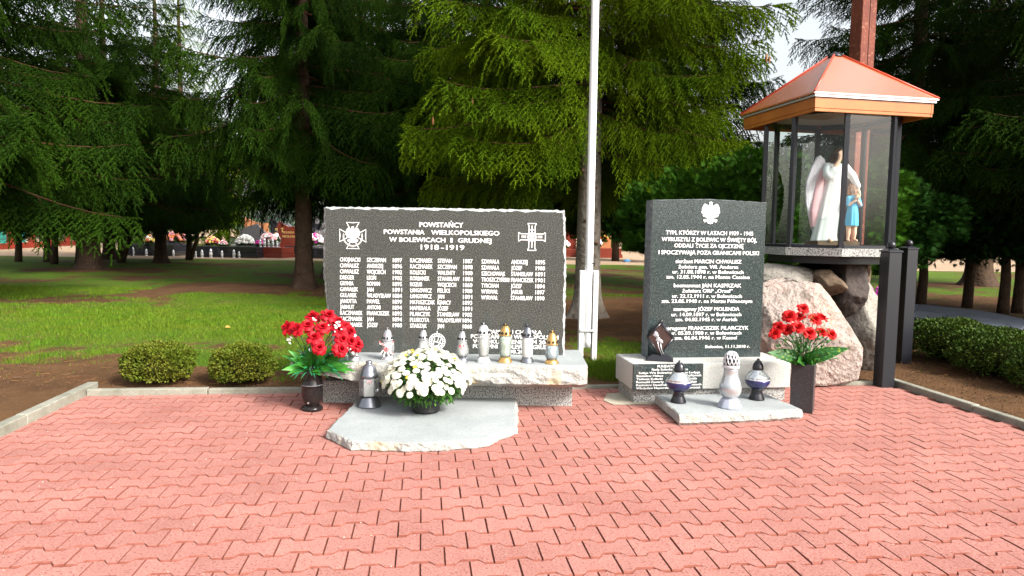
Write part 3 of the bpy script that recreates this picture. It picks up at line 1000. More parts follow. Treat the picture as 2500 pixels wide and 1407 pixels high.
def figure(name, prims, voxel, parent, rough=0.6, iters=3):
    """prims: ('cap', a, b, ra, rb, colour) or ('loft', rings, fold, colour); all merged into one continuous skin,
    coloured by the limb or garment each point belongs to"""
    allbm = bmesh.new()
    src = []
    for p in prims:
        if p[0] == 'cap':
            b_ = capsule_bm(*p[1:5]); colr = p[5]
        else:
            b_ = loft(p[1], fold=p[2]); colr = p[3]
        me_ = bpy.data.meshes.new('tmp'); b_.to_mesh(me_); b_.free()
        src.append((p, colr))
        allbm.from_mesh(me_)
        bpy.data.meshes.remove(me_)
    bmesh.ops.recalc_face_normals(allbm, faces=allbm.faces)
    me = bpy.data.meshes.new(name)
    allbm.to_mesh(me); allbm.free()
    o = bpy.data.objects.new(name, me)
    COL.objects.link(o)
    md = o.modifiers.new('r', 'REMESH'); md.mode = 'VOXEL'; md.voxel_size = voxel; md.use_smooth_shade = True
    ms = o.modifiers.new('s', 'SMOOTH'); ms.iterations = iters; ms.factor = 0.5
    dg = bpy.context.evaluated_depsgraph_get()
    out = bpy.data.meshes.new_from_object(o.evaluated_get(dg))
    o.modifiers.clear()
    o.data = out
    o.name = name
    bpy.data.meshes.remove(me)
    V = np.array([v.co[:] for v in out.vertices])
    best = np.full(len(V), 1e9); colr = np.zeros((len(V), 4)); colr[:, 3] = 1
    for p_, cc in src:
        if p_[0] == 'cap':
            A_, B_ = np.array(p_[1]), np.array(p_[2])
            ab = B_ - A_
            tt_ = np.clip(((V - A_) @ ab) / max(ab @ ab, 1e-9), 0, 1)
            d = np.abs(np.linalg.norm(V - A_ - tt_[:, None] * ab, axis=1) - (p_[3] + (p_[4] - p_[3]) * tt_))
        else:
            rg = np.array(p_[1]); zs = rg[:, 2]
            zc = np.clip(V[:, 2], zs[0], zs[-1])
            ip = [np.interp(zc, zs, rg[:, q]) for q in (0, 1, 3, 4)]
            e = np.sqrt(((V[:, 0] - ip[0]) / ip[2]) ** 2 + ((V[:, 1] - ip[1]) / ip[3]) ** 2)
            d = np.abs(e - 1) * np.minimum(ip[2], ip[3]) * 0.8 + np.abs(V[:, 2] - zc)
        w = d < best
        best[w] = d[w]; colr[w, :3] = cc
    a = out.color_attributes.new('tint', 'FLOAT_COLOR', 'POINT')
    a.data.foreach_set('color', colr.astype(np.float32).ravel())
    mn = 'painted_figure_%.2f' % rough
    if mn not in MATS:
        m = bpy.data.materials.new(mn); m.use_nodes = True
        at = m.node_tree.nodes.new('ShaderNodeAttribute'); at.attribute_name = 'tint'
        b = m.node_tree.nodes['Principled BSDF']
        m.node_tree.links.new(at.outputs['Color'], b.inputs['Base Color'])
        b.inputs['Roughness'].default_value = rough
        MATS[mn] = m
    out.materials.clear()
    out.materials.append(MATS[mn])
    if parent is not None:
        o.parent = parent
    return o

def hand(p, d, side, s, colr, curl=0.5):
    """palm and five unequal, bent fingers; p wrist, d pointing direction, side = thumb side"""
    p, d, side = Vector(p), Vector(d).normalized(), Vector(side).normalized()
    nrm = d.cross(side).normalized()
    out = [('cap', p, p + d * 0.085 * s, 0.020 * s, 0.030 * s, colr)]
    for k, (off, ln) in enumerate(((0.027, 0.066), (0.009, 0.075), (-0.009, 0.070), (-0.026, 0.054))):
        a = p + d * 0.09 * s + side * off * s
        b = a + (d + nrm * curl * 0.4).normalized() * ln * 0.55 * s
        e = b + (d + nrm * curl * 1.4).normalized() * ln * 0.45 * s
        out += [('cap', a, b, 0.0095 * s, 0.009 * s, colr), ('cap', b, e, 0.009 * s, 0.0075 * s, colr)]
    a = p + d * 0.03 * s + side * 0.022 * s
    b = a + (d + side * 1.2).normalized() * 0.034 * s
    out += [('cap', a, b, 0.0105 * s, 0.010 * s, colr), ('cap', b, b + (d + side * 0.4).normalized() * 0.028 * s, 0.010 * s, 0.008 * s, colr)]
    return out

# ---- statue in the shrine: angel behind a child in blue ------------------
statue = thing('statue', 'painted angel statue with white wings behind a child in blue, inside the glass shrine', 'statue', (SHX + 0.0, SHY - 0.14, 1.239), R(4))
M_PED = mat('statue_pedestal', (0.13, 0.085, 0.05), 0.7, 0.3, col2=(0.08, 0.05, 0.03), scale=12, bump=.3)
obj('pedestal', nbox(-0.21, 0.215, -0.12, 0.14, 0, 0.062, bev=0.006), M_PED, statue)
WHT, PALE, SKIN, PINK = (0.82, 0.81, 0.79), (0.68, 0.72, 0.69), (0.72, 0.46, 0.33), (0.74, 0.46, 0.48)
pr = [('loft', [(-0.075, 0.02, 0.063, 0.125, 0.10), (-0.07, 0.02, 0.12, 0.118, 0.095), (-0.045, 0.02, 0.30, 0.108, 0.085)], (0.07, 7, 0.25), PALE),
      ('loft', [(-0.05, 0.02, 0.28, 0.110, 0.087), (-0.02, 0.02, 0.48, 0.105, 0.08), (0.0, 0.02, 0.62, 0.088, 0.068), (0.0, 0.02, 0.66, 0.080, 0.062)], (0.05, 7, 0.25), WHT),
      ('loft', [(0.0, 0.02, 0.645, 0.083, 0.064), (-0.005, 0.02, 0.72, 0.096, 0.068), (-0.005, 0.02, 0.79, 0.100, 0.062), (0.0, 0.02, 0.825, 0.055, 0.045)], (0.02, 9, 0.4), WHT),
      ('cap', (0.005, 0.015, 0.80), (0.02, 0.005, 0.865), 0.028, 0.026, SKIN),
      ('cap', (0.03, 0.0, 0.885), (0.036, -0.006, 0.915), 0.040, 0.044, SKIN),
      ('cap', (0.064, -0.030, 0.893), (0.070, -0.034, 0.886), 0.008, 0.009, SKIN),
      ('cap', (0.05, -0.02, 0.858), (0.054, -0.026, 0.858), 0.014, 0.012, SKIN),
      # raised right arm: sleeve, forearm, hand beside the face
      ('cap', (-0.085, -0.01, 0.785), (-0.115, -0.075, 0.705), 0.046, 0.050, (0.70, 0.74, 0.74)),
      ('cap', (-0.115, -0.075, 0.705), (-0.075, -0.105, 0.745), 0.046, 0.036, (0.70, 0.74, 0.74)),
      ('cap', (-0.09, -0.10, 0.735), (-0.035, -0.115, 0.835), 0.024, 0.018, SKIN)]
pr += hand((-0.035, -0.115, 0.835), (0.18, -0.02, 1), (1, 0.3, 0), 0.62, SKIN, 0.3)
pr += [('cap', (0.085, -0.01, 0.785), (0.135, -0.075, 0.69), 0.044, 0.040, WHT), ('cap', (0.135, -0.075, 0.69), (0.165, -0.115, 0.60), 0.036, 0.028, WHT),
       ('cap', (0.165, -0.115, 0.60), (0.168, -0.122, 0.575), 0.017, 0.015, SKIN)]
pr += hand((0.168, -0.122, 0.58), (0.1, -0.15, -1), (-1, 0, 0), 0.6, SKIN, 0.3)
# rose-coloured cloak falling behind
pr += [('loft', [(-0.165, 0.05, 0.20, 0.035, 0.03), (-0.165, 0.05, 0.35, 0.060, 0.045), (-0.150, 0.05, 0.55, 0.050, 0.045), (-0.12, 0.05, 0.76, 0.045, 0.04)], (0.10, 5, 0.3), PINK),
       ('cap', (-0.06, -0.085, 0.070), (-0.085, -0.125, 0.072), 0.020, 0.016, SKIN), ('cap', (0.03, -0.08, 0.070), (0.04, -0.115, 0.072), 0.020, 0.016, SKIN)]
angel = figure('angel_figure', pr, 0.0052, statue)
M_HAIR = mat('brown_painted_hair', (0.060, 0.035, 0.022), 0.55, 0.4, col2=(0.10, 0.055, 0.03), scale=30)
hb = bmesh.new()
for a_, b_, ra, rb in (((0.018, 0.018, 0.915), (0.026, 0.008, 0.938), 0.048, 0.042), ((0.0, 0.04, 0.90), (-0.03, 0.055, 0.80), 0.040, 0.036), ((-0.02, 0.02, 0.87), (-0.055, 0.03, 0.78), 0.028, 0.024), ((0.0, -0.035, 0.90), (-0.03, -0.045, 0.83), 0.02, 0.018)):
    t_ = bpy.data.meshes.new('t'); q_ = capsule_bm(a_, b_, ra, rb); q_.to_mesh(t_); q_.free(); hb.from_mesh(t_); bpy.data.meshes.remove(t_)
smooth(obj('hair', hb, M_HAIR, angel))
# wings: thick feathered blades
M_WING = mat('white_painted_wing', (0.74, 0.73, 0.75), 0.6, 0.3, col2=(0.62, 0.60, 0.66), scale=18, bump=0.5, bscale=40)
def wing(mir, yoff, tilt):
    lead = [(-0.085, 0.80), (-0.115, 0.875), (-0.150, 0.905), (-0.185, 0.885), (-0.235, 0.79), (-0.275, 0.66), (-0.280, 0.55), (-0.262, 0.42), (-0.225, 0.30), (-0.185, 0.19), (-0.158, 0.135)]
    trail = [(-0.075, 0.76), (-0.090, 0.77), (-0.110, 0.76), (-0.125, 0.72), (-0.140, 0.65), (-0.160, 0.57), (-0.170, 0.48), (-0.172, 0.40), (-0.168, 0.30), (-0.162, 0.21), (-0.155, 0.135)]
    n, m_ = 40, 10
    V = []
    def samp(L_, u):
        f = u * (len(L_) - 1); i = min(int(f), len(L_) - 2); w = f - i
        return Vector(L_[i]).lerp(Vector(L_[i + 1]), w)
    grid = [[], []]
    bm = bmesh.new()
    for side in (0, 1):
        for i in range(n + 1):
            row = []
            a, b = samp(lead, i / n), samp(trail, i / n)
            for j in range(m_ + 1):
                w = j / m_
                p = a.lerp(b, w)
                thick = 0.016 * math.sqrt(max(0, 1 - (2 * w - 1) ** 2)) * (1 - 0.6 * i / n) + 0.002
                feather = 0.004 * abs(math.sin(i * 0.9 + w * 7)) + 0.003 * math.sin(w * 22)
                y = yoff + 0.05 * (i / n) ** 2 + (-1 if side == 0 else 1) * (thick + feather * (1 if 0.02 < w < 0.98 else 0))
                row.append(bm.verts.new((p.x * mir, y + tilt * p.x, p.y)))
            grid[side].append(row)
    for side in (0, 1):
        for i in range(n):
            for j in range(m_):
                q = (grid[side][i][j], grid[side][i + 1][j], grid[side][i + 1][j + 1], grid[side][i][j + 1])
                f = bm.faces.new(q if side == 0 else q[::-1]); f.smooth = True
    bmesh.ops.holes_fill(bm, edges=[e for e in bm.edges if len(e.link_faces) == 1])
    bmesh.ops.remove_doubles(bm, verts=bm.verts, dist=0.0008)
    bmesh.ops.recalc_face_normals(bm, faces=bm.faces)
    return obj('wing', bm, M_WING, statue)
wing(1, 0.03, 0.0)
w2 = wing(-0.62, 0.11, -0.4)
BLUE = (0.08, 0.42, 0.66)
gp = [('loft', [(0.145, -0.08, 0.215, 0.062, 0.055), (0.145, -0.08, 0.34, 0.055, 0.050), (0.145, -0.08, 0.40, 0.046, 0.042), (0.145, -0.08, 0.475, 0.050, 0.040), (0.145, -0.08, 0.51, 0.028, 0.026)], (0.06, 8, 0.2), BLUE),
      ('cap', (0.145, -0.08, 0.50), (0.146, -0.084, 0.54), 0.018, 0.018, SKIN), ('cap', (0.147, -0.088, 0.565), (0.149, -0.092, 0.59), 0.033, 0.036, SKIN),
      ('cap', (0.166, -0.12, 0.572), (0.170, -0.124, 0.569), 0.006, 0.006, SKIN)]
for sx in (-1, 1):
    gp += [('cap', (0.145 + sx * 0.03, -0.08, 0.22), (0.145 + sx * 0.031, -0.084, 0.145), 0.024, 0.020, SKIN), ('cap', (0.145 + sx * 0.031, -0.084, 0.145), (0.145 + sx * 0.032, -0.08, 0.085), 0.020, 0.013, SKIN),
           ('cap', (0.145 + sx * 0.032, -0.078, 0.076), (0.145 + sx * 0.040, -0.112, 0.074), 0.014, 0.012, SKIN),
           ('cap', (0.145 + sx * 0.048, -0.085, 0.485), (0.145 + sx * 0.062, -0.11, 0.415), 0.022, 0.019, BLUE),
           ('cap', (0.145 + sx * 0.062, -0.112, 0.415), (0.145 + sx * 0.014, -0.142, 0.455), 0.015, 0.011, SKIN)]
    gp += hand((0.145 + sx * 0.012, -0.143, 0.455), (-sx * 0.12, -0.05, 1), (0, -1, 0.2), 0.42, SKIN, 0.1)
child = figure('child_figure', gp, 0.0048, statue, iters=2)
hb = bmesh.new()
for a_, b_, ra, rb in (((0.140, -0.068, 0.590), (0.142, -0.076, 0.604), 0.038, 0.033), ((0.130, -0.055, 0.57), (0.122, -0.05, 0.47), 0.026, 0.018), ((0.166, -0.062, 0.57), (0.172, -0.062, 0.48), 0.022, 0.015)):
    t_ = bpy.data.meshes.new('t'); q_ = capsule_bm(a_, b_, ra, rb); q_.to_mesh(t_); q_.free(); hb.from_mesh(t_); bpy.data.meshes.remove(t_)
smooth(obj('hair', hb, mat('fair_painted_hair', (0.42, 0.20, 0.10), 0.55, 0.4), child))

# ------------------------------------------------------------------ boulders
def boulder_mesh(seed, sc, cuts, sub=5, rough=0.10):
    bm = bmesh.new()
    bmesh.ops.create_icosphere(bm, subdivisions=sub, radius=1.0)
    rs = random.Random(seed)
    planes = []
    for k in range(cuts):
        n_ = Vector((rs.gauss(0, 1), rs.gauss(0, 1), rs.gauss(0, 1))).normalized()
        planes.append((n_, 0.62 + 0.25 * rs.random()))
    for v in bm.verts:
        p = v.co.copy()
        for n_, d in planes:
            e = p.dot(n_) - d
            if e > 0:
                p -= n_ * e * 0.85
        q = p + Vector((seed * 3.1, 0, 0))
        p *= 1 + rough * noise.noise(q * 1.6) + rough * 0.5 * noise.noise(q * 4) + rough * 0.16 * noise.noise(q * 12)
        v.co = Vector((p.x * sc[0], p.y * sc[1], p.z * sc[2]))
    for f in bm.faces:
        f.smooth = True
    return bm
M_BOULD = mat('pink_grey_boulder', (0.38, 0.310, 0.270), 0.9, 0.2, col2=(0.255, 0.228, 0.205), scale=1.6, speck=[(2.6, 0.34, (0.43, 0.30, 0.25)), (55, 0.35, (0.24, 0.17, 0.14)), (9, 0.18, (0.20, 0.16, 0.13))], bump=1.0, bscale=26, bdist=0.03)
M_BOULG = mat('grey_boulder', (0.30, 0.275, 0.235), 0.9, 0.2, col2=(0.19, 0.175, 0.15), scale=4, speck=[(60, 0.35, (0.14, 0.125, 0.11))], bump=0.8, bscale=22, bdist=0.02)
M_BOULB = mat('brown_boulder', (0.22, 0.155, 0.10), 0.9, 0.2, col2=(0.14, 0.10, 0.07), scale=4, speck=[(50, 0.3, (0.10, 0.07, 0.055))], bump=0.8, bscale=20, bdist=0.02)
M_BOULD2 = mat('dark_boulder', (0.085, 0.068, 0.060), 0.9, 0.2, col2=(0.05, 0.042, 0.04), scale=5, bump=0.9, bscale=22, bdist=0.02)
# the big one gets its own silhouette
def big_boulder():
    bm = bmesh.new()
    bmesh.ops.create_icosphere(bm, subdivisions=6, radius=1.0)
    prof = [(-1.0, 0.0), (-0.6, 0.0)]
    for v in bm.verts:
        p = v.co.copy()
        q = p * 1.4 + Vector((5.2, 1.1, 0.3))
        zz = p.z
        wid_ = 0.55 - 0.20 * max(0, zz) ** 1.3 - 0.04 * max(0, -zz)
        x = p.x / max(math.sqrt(max(1 - zz * zz, 0)), 0.35) * math.sqrt(max(0, 1 - abs(zz) ** 5)) * wid_
        y = p.y / max(math.sqrt(max(1 - zz * zz, 0)), 0.35) * math.sqrt(max(0, 1 - abs(zz) ** 5)) * 0.30
        x += -0.12 * zz
        n_ = noise.noise(q) * 0.065 + noise.noise(q * 2.7) * 0.032 + noise.noise(q * 7) * 0.011 + noise.noise(q * 19) * 0.004
        z = zz * 0.50
        d = Vector((x, y, z * 0.5)).normalized()
        v.co = Vector((x, y, z)) + d * n_
        if v.co.y < 0:
            v.co.y += 0.16 * max(0, zz) + 0.10 * max(0, x - 0.22)
        for nx_, ny_, nz_, dd_ in ((0.80, -0.25, 0.55, 0.335), (0.62, -0.75, 0.20, 0.375), (-0.25, -0.72, 0.64, 0.33), (-0.80, -0.55, 0.2, 0.44), (0.1, -0.97, -0.2, 0.275), (0.35, -0.2, 0.92, 0.455), (0.97, -0.2, -0.1, 0.47)):
            l_ = math.sqrt(nx_ ** 2 + ny_ ** 2 + nz_ ** 2)
            e_ = (v.co.x * nx_ + v.co.y * ny_ + v.co.z * nz_) / l_ - dd_
            if e_ > 0:
                k_ = 0.86 * e_ / l_
                v.co -= Vector((nx_, ny_, nz_)) * k_
        v.co += d * (noise.noise(q * 5 + Vector((9, 9, 9))) * 0.008 + noise.noise(q * 14) * 0.004)
    for f in bm.faces: f.smooth = True
    return bm
tag(obj('boulder', big_boulder(), M_BOULD, loc=(2.70, 6.28, 0.455)), 'largest pinkish boulder with rounded top behind the square black vase', 'boulder', 'boulders under the shrine')
for nm, loc, sc, seed, cuts, mm, rz, lab in (
        ('boulder', (2.60, 6.88, 0.93), (0.46, 0.34, 0.14), 11, 5, M_BOULG, 0.1, 'long flat grey boulder lying just under the shrine at left'),
        ('boulder', (3.04, 6.68, 0.90), (0.17, 0.22, 0.13), 12, 6, M_BOULB, 0.4, 'small brown boulder wedged above the pinkish boulder'),
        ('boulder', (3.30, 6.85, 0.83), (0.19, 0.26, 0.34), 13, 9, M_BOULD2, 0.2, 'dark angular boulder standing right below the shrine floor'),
        ('boulder', (3.50, 6.95, 0.45), (0.24, 0.34, 0.52), 14, 8, M_BOULG, 0.3, 'rough grey boulder beside the black posts'),
        ('boulder', (3.50, 7.10, 0.98), (0.12, 0.22, 0.20), 15, 8, M_BOULB, 0.3, 'narrow tan boulder at the right under the shrine floor'),
        ('boulder', (2.62, 7.10, 0.38), (0.50, 0.42, 0.48), 16, 7, M_BOULG, 0.2, 'grey boulder behind the eagle memorial, almost hidden'),
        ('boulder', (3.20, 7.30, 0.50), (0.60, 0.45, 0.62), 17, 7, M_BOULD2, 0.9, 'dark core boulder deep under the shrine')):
    tag(smooth(obj(nm, boulder_mesh(seed, sc, cuts), mm, loc=loc, rot=(0, 0, rz))), lab, 'boulder', 'boulders under the shrine')

# ------------------------------------------------------------------ black posts with ball finials
def ball_post(x, y, hgt, w, label):
    t = thing('post', label, 'post', (x, y, 0), R(9), 'black square posts by the shrine')
    obj('shaft', nbox(-w / 2, w / 2, -w / 2, w / 2, -0.05, hgt, bev=0.004), M_BLACKM, t)
    bm = bmesh.new()
    k = w / 2 + 0.006
    lo = [bm.verts.new((sx * k, sy * k, hgt + 0.001)) for sx, sy in ((-1, -1), (1, -1), (1, 1), (-1, 1))]
    mi = [bm.verts.new((sx * k, sy * k, hgt + 0.014)) for sx, sy in ((-1, -1), (1, -1), (1, 1), (-1, 1))]
    hi = [bm.verts.new((sx * k * .45, sy * k * .45, hgt + 0.032)) for sx, sy in ((-1, -1), (1, -1), (1, 1), (-1, 1))]
    bm.faces.new(hi)
    for a, b in ((lo, mi), (mi, hi)):
        for i in range(4):
            bm.faces.new((a[i], a[(i + 1) % 4], b[(i + 1) % 4], b[i]))
    obj('cap', bm, M_BLACKM, t)
    bm = bmesh.new()
    bmesh.ops.create_uvsphere(bm, u_segments=20, v_segments=12, radius=0.037, matrix=Matrix.Translation((0, 0, hgt + 0.062)))
    smooth(obj('ball', bm, M_BLACKM, t))
    return t
ball_post(3.385, 6.20, 1.215, 0.125, 'nearer black square post with ball on top at the pavement corner')
ball_post(4.24, 7.42, 1.225, 0.125, 'farther black square post with ball on top behind the first')

# ------------------------------------------------------------------ tall brown timber shaft behind the shrine
M_TIMBER = mat('red_brown_timber', (0.185, 0.050, 0.028), 0.75, 0.3, col2=(0.12, 0.032, 0.02), scale=3, speck=[(26, 0.25, (0.26, 0.10, 0.06))], bump=0.5, bscale=30)
tw = thing('wooden_cross', 'tall red-brown timber shaft of a cross rising behind the shrine roof', 'cross', (4.17, 8.55, 0), R(14))
bm = nbox(-0.10, 0.10, -0.10, 0.10, 0, 7.2, bev=0.006)
obj('shaft', bm, M_TIMBER, tw)
bm = bmesh.new()
tube(bm, [(0.005 + 0.012 * noise.noise(Vector((0, 0, z))), -0.1005, z) for z in np.arange(2.2, 6.4, 0.15)], 0.0045, 5)
obj('crack', bm, mat('dark_crack', (0.02, 0.01, 0.008), 0.9), tw)
obj('crossbar', nbox(-0.95, 0.95, -0.098, 0.098, 5.9, 6.1, bev=0.006), M_TIMBER, tw)

# ------------------------------------------------------------------ flagpole
M_WPAINT = mat('white_paint', (0.80, 0.80, 0.79), 0.45, 0.5, var=0.06, scale=10)
fp = thing('flagpole', 'white flagpole clamped between two white boards beside the wide memorial', 'flagpole', (0.805, 7.26, 0), R(2))
bm = bmesh.new()
lathe(bm, [(0.042, 0.14), (0.042, 0.2), (0.040, 3.0), (0.032, 8.0), (0.0, 8.02)], 20)
obj('mast', bm, M_WPAINT, fp)
for sx, zb in ((-1, -0.05), (1, -0.05)):
    obj('clamp_board', nbox(sx * 0.071 - 0.026, sx * 0.071 + 0.026, -0.045, 0.045, zb, 0.955, bev=0.004), M_WPAINT, fp)
obj('cross_plate', nbox(-0.085, 0.088, -0.058, -0.047, 0.315, 0.335, bev=0.002), M_WPAINT, fp)
M_STEEL = mat('galvanised_bolt', (0.55, 0.55, 0.56), 0.35, 0.5, metal=0.8)
for z in (0.83, 0.37):
    bm = bmesh.new()
    tube(bm, [(-0.105, 0, z), (0.105, 0, z)], 0.008, 8)
    for sx in (-1, 1):
        tube(bm, [(sx * 0.092, 0, z), (sx * 0.101, 0, z)], 0.016, 6)
    obj('bolt', bm, M_STEEL, fp)
bm = bmesh.new()
tube(bm, [(0.03, -0.03, 1.03), (0.05, -0.045, 1.03)], 0.006, 6)
tube(bm, [(0.045, -0.045, 0.995), (0.05, -0.05, 1.03), (0.047, -0.045, 1.07)], 0.006, 6)
obj('cleat', bm, mat('dark_iron', (0.05, 0.045, 0.04), 0.5, metal=0.6), fp)
# ================================================================== LANTERNS, VASES, FLOWERS
M_SILV = mat('silver_lantern_metal', (0.62, 0.63, 0.65), 0.30, 0.5, metal=0.85)
M_DSILV = mat('dark_silver_lantern_metal', (0.22, 0.23, 0.26), 0.30, 0.5, metal=0.85)
M_WSILV = mat('white_silver_plastic', (0.62, 0.63, 0.65), 0.32, 0.5, metal=0.4)
M_GOLD = mat('gold_lantern_metal', (0.62, 0.38, 0.13), 0.32, 0.5, metal=0.8)
M_HOLE = mat('vent_hole', (0.01, 0.01, 0.01), 0.8)
M_WAX = mat('white_candle', (0.80, 0.78, 0.72), 0.5, 0.4)
M_REDW = mat('red_candle_heart', (0.55, 0.02, 0.03), 0.4, 0.5)
M_RIBBON = mat('red_ribbon', (0.62, 0.03, 0.05), 0.5)
M_RIBBONW = mat('white_ribbon', (0.80, 0.78, 0.76), 0.5)
G_CLEAR = glass_mat('lantern_glass', (0.90, 0.93, 0.93), refl=0.06, rough=0.03, body=0.26, bodycol=(0.80, 0.82, 0.81))
G_GREEN = glass_mat('greenish_lantern_glass', (0.80, 0.92, 0.84), refl=0.06, rough=0.05, body=0.30, bodycol=(0.66, 0.76, 0.66))
G_FROST = glass_mat('frosted_lantern_glass', (0.85, 0.86, 0.86), refl=0.05, rough=0.10, body=0.6, bodycol=(0.82, 0.82, 0.80))
G_BLUE = glass_mat('bluish_lantern_glass', (0.75, 0.86, 0.90), refl=0.08, rough=0.04, body=0.30, bodycol=(0.55, 0.68, 0.74))

PROFS = {
    'globe': [(0.34, 0.13), (0.42, 0.20), (0.48, 0.33), (0.47, 0.42), (0.40, 0.52), (0.33, 0.60)],
    'tear': [(0.32, 0.15), (0.44, 0.22), (0.48, 0.32), (0.43, 0.44), (0.33, 0.56), (0.28, 0.64)],
    'taper': [(0.30, 0.14), (0.33, 0.22), (0.42, 0.42), (0.46, 0.60), (0.43, 0.67), (0.38, 0.70)],
    'bulge': [(0.34, 0.14), (0.44, 0.22), (0.41, 0.32), (0.40, 0.40), (0.47, 0.50), (0.47, 0.60), (0.38, 0.70)],
    'tube': [(0.36, 0.13), (0.40, 0.16), (0.41, 0.30), (0.40, 0.62), (0.37, 0.67)],
    'bowl': [(0.34, 0.12), (0.46, 0.22), (0.48, 0.34), (0.46, 0.44), (0.40, 0.54), (0.38, 0.57)],
}
def lantern(name, label, loc, H_, W_, prof, glass, cap_m, base_m, captop=0.99, heart=False, ribbon=False, rib=None, rz=0.0, candle=True):
    t = thing(name, label, 'grave lantern', loc, rz, 'grave lanterns')
    P = [(r * W_, z * H_) for r, z in PROFS[prof]]
    zb, zt = P[0][1], P[-1][1]
    bm = nlathe([(0.50 * W_, 0.0), (0.50 * W_, 0.018 * H_), (0.46 * W_, 0.03 * H_), (0.47 * W_, 0.05 * H_), (0.40 * W_, 0.085 * H_), (P[0][0] * 1.03, zb)], 28)
    obj('base', bm, base_m, t)
    obj('glass', nlathe(P, 36, ripple=rib), glass, t)
    r1 = P[-1][0] * 1.10
    Hc = captop * H_ - zt
    bm = nlathe([(r1, zt - 0.004), (r1 * 1.06, zt + 0.004), (r1 * 1.04, zt + 0.022 * H_), (r1 * 0.93, zt + 0.030 * H_), (r1 * 0.90, zt + 0.30 * Hc), (r1 * 0.66, zt + 0.62 * Hc), (r1 * 0.40, zt + 0.80 * Hc), (r1 * 0.30, zt + 0.83 * Hc),
                 (r1 * 0.30, zt + 0.86 * Hc), (r1 * 0.40, zt + 0.88 * Hc), (r1 * 0.38, zt + 0.96 * Hc), (r1 * 0.15, zt + Hc)], 28)
    cp = obj('lid', bm, cap_m, t)
    bm = bmesh.new()
    for k in range(8):
        a = 2 * PI * k / 8 + 0.2
        bmesh.ops.create_icosphere(bm, subdivisions=1, radius=0.011 * H_ / 0.25, matrix=Matrix.Translation((r1 * 0.92 * math.cos(a), r1 * 0.92 * math.sin(a), zt + 0.20 * Hc)))
    for k in range(5):
        a = 2 * PI * k / 5 - 0.9
        bmesh.ops.create_icosphere(bm, subdivisions=1, radius=0.008 * H_ / 0.25, matrix=Matrix.Translation((r1 * 0.36 * math.cos(a), r1 * 0.36 * math.sin(a), zt + 0.92 * Hc)))
    tag(obj('vent_holes', bm, M_HOLE, cp), kind='stuff')
    if candle:
        cr_ = min(r for r, z in P) * 0.72
        obj('candle', nlathe([(cr_, zb + 0.002), (cr_, zb + (zt - zb) * 0.72), (cr_ * 0.8, zb + (zt - zb) * 0.74), (0.0, zb + (zt - zb) * 0.745)], 20), M_WAX, t)
    if heart:
        bm = bmesh.new()
        o = [(0.0, -0.5), (0.42, 0.0), (0.45, 0.28), (0.25, 0.42), (0.0, 0.25), (-0.25, 0.42), (-0.45, 0.28), (-0.42, 0.0)]
        s = 0.05 * H_ / 0.25
        yh_ = -max(r for r, z in P) * 0.70
        prism(bm, [(x * s, zb + (zt - zb) * 0.62 + z * s) for x, z in o], yh_ - 0.004, yh_)
        obj('heart', bm, M_REDW, t)
    if ribbon:
        for mm, zz, sgn in ((M_RIBBON, 0.0, 1), (M_RIBBONW, 0.006, -1)):
            bm = bmesh.new()
            R_ = max(r for r, z in P) + 0.004
            zc = zb + (zt - zb) * 0.62 + zz
            for sx in (-1, 1):
                for (dx, dz, w) in ((0.055, 0.030, 0.02), (0.045, -0.055, 0.014), (0.02, -0.075, 0.012)):
                    p0, p1 = Vector((0, -R_ - 0.003, zc)), Vector((sx * dx, -R_ * 0.86 + (0.0 if dz > 0 else -0.004), zc + dz + sgn * 0.006))
                    s_ = Vector((0, 0, w / 2)) if dz > 0 else Vector((w / 2, 0, 0))
                    a, b, c_, d_ = p0 + s_ * 0.4, p0 - s_ * 0.4, p1 - s_, p1 + s_
                    vs = [bm.verts.new(v) for v in (a, b, c_, d_)] + [bm.verts.new(v + Vector((0, -0.002, 0))) for v in (a, b, c_, d_)]
                    for q in ((0, 1, 2, 3), (7, 6, 5, 4), (0, 4, 5, 1), (1, 5, 6, 2), (2, 6, 7, 3), (3, 7, 4, 0)):
                        bm.faces.new([vs[i] for i in q])
            bmesh.ops.recalc_face_normals(bm, faces=bm.faces)
            obj('ribbon_bow', bm, mm, t)
    return t
ZL = 0.3635
lantern('grave_lantern', 'clear round lantern with red and white ribbon bow and silver lid on the ledge', (-0.939, 5.215, ZL), 0.245, 0.108, 'globe', G_CLEAR, M_SILV, M_SILV, ribbon=True)
lantern('grave_lantern', 'silver lidded teardrop lantern half hidden behind the white chrysanthemums', (-0.668, 5.22, ZL), 0.245, 0.108, 'tear', G_CLEAR, M_SILV, M_SILV)
lantern('grave_lantern', 'clear teardrop lantern with red heart and dark silver base on the ledge', (-0.369, 5.18, ZL), 0.245, 0.105, 'tear', G_CLEAR, M_SILV, M_DSILV, heart=True)
lantern('grave_lantern', 'tall ribbed lantern with whitish silver lid and base on the ledge', (-0.207, 5.16, ZL), 0.30, 0.108, 'taper', G_CLEAR, M_WSILV, M_WSILV, rib=(0.03, 14))
lantern('grave_lantern', 'tall greenish glass lantern with gold lid and gold base', (-0.044, 5.17, ZL), 0.295, 0.108, 'bulge', G_GREEN, M_GOLD, M_GOLD)
lantern('grave_lantern', 'frosted white tube lantern with dark grey lid and base', (0.123, 5.185, ZL), 0.288, 0.104, 'tube', G_FROST, M_DSILV, M_DSILV)
lantern('grave_lantern', 'short bluish glass lantern with gold lid at the right end of the ledge', (0.307, 5.15, ZL), 0.252, 0.108, 'bowl', G_BLUE, M_GOLD, M_GOLD)
lantern('grave_lantern', 'clear lantern almost hidden behind the red roses at the left end of the ledge', (-1.19, 5.17, ZL), 0.22, 0.105, 'globe', G_CLEAR, M_WSILV, M_SILV)

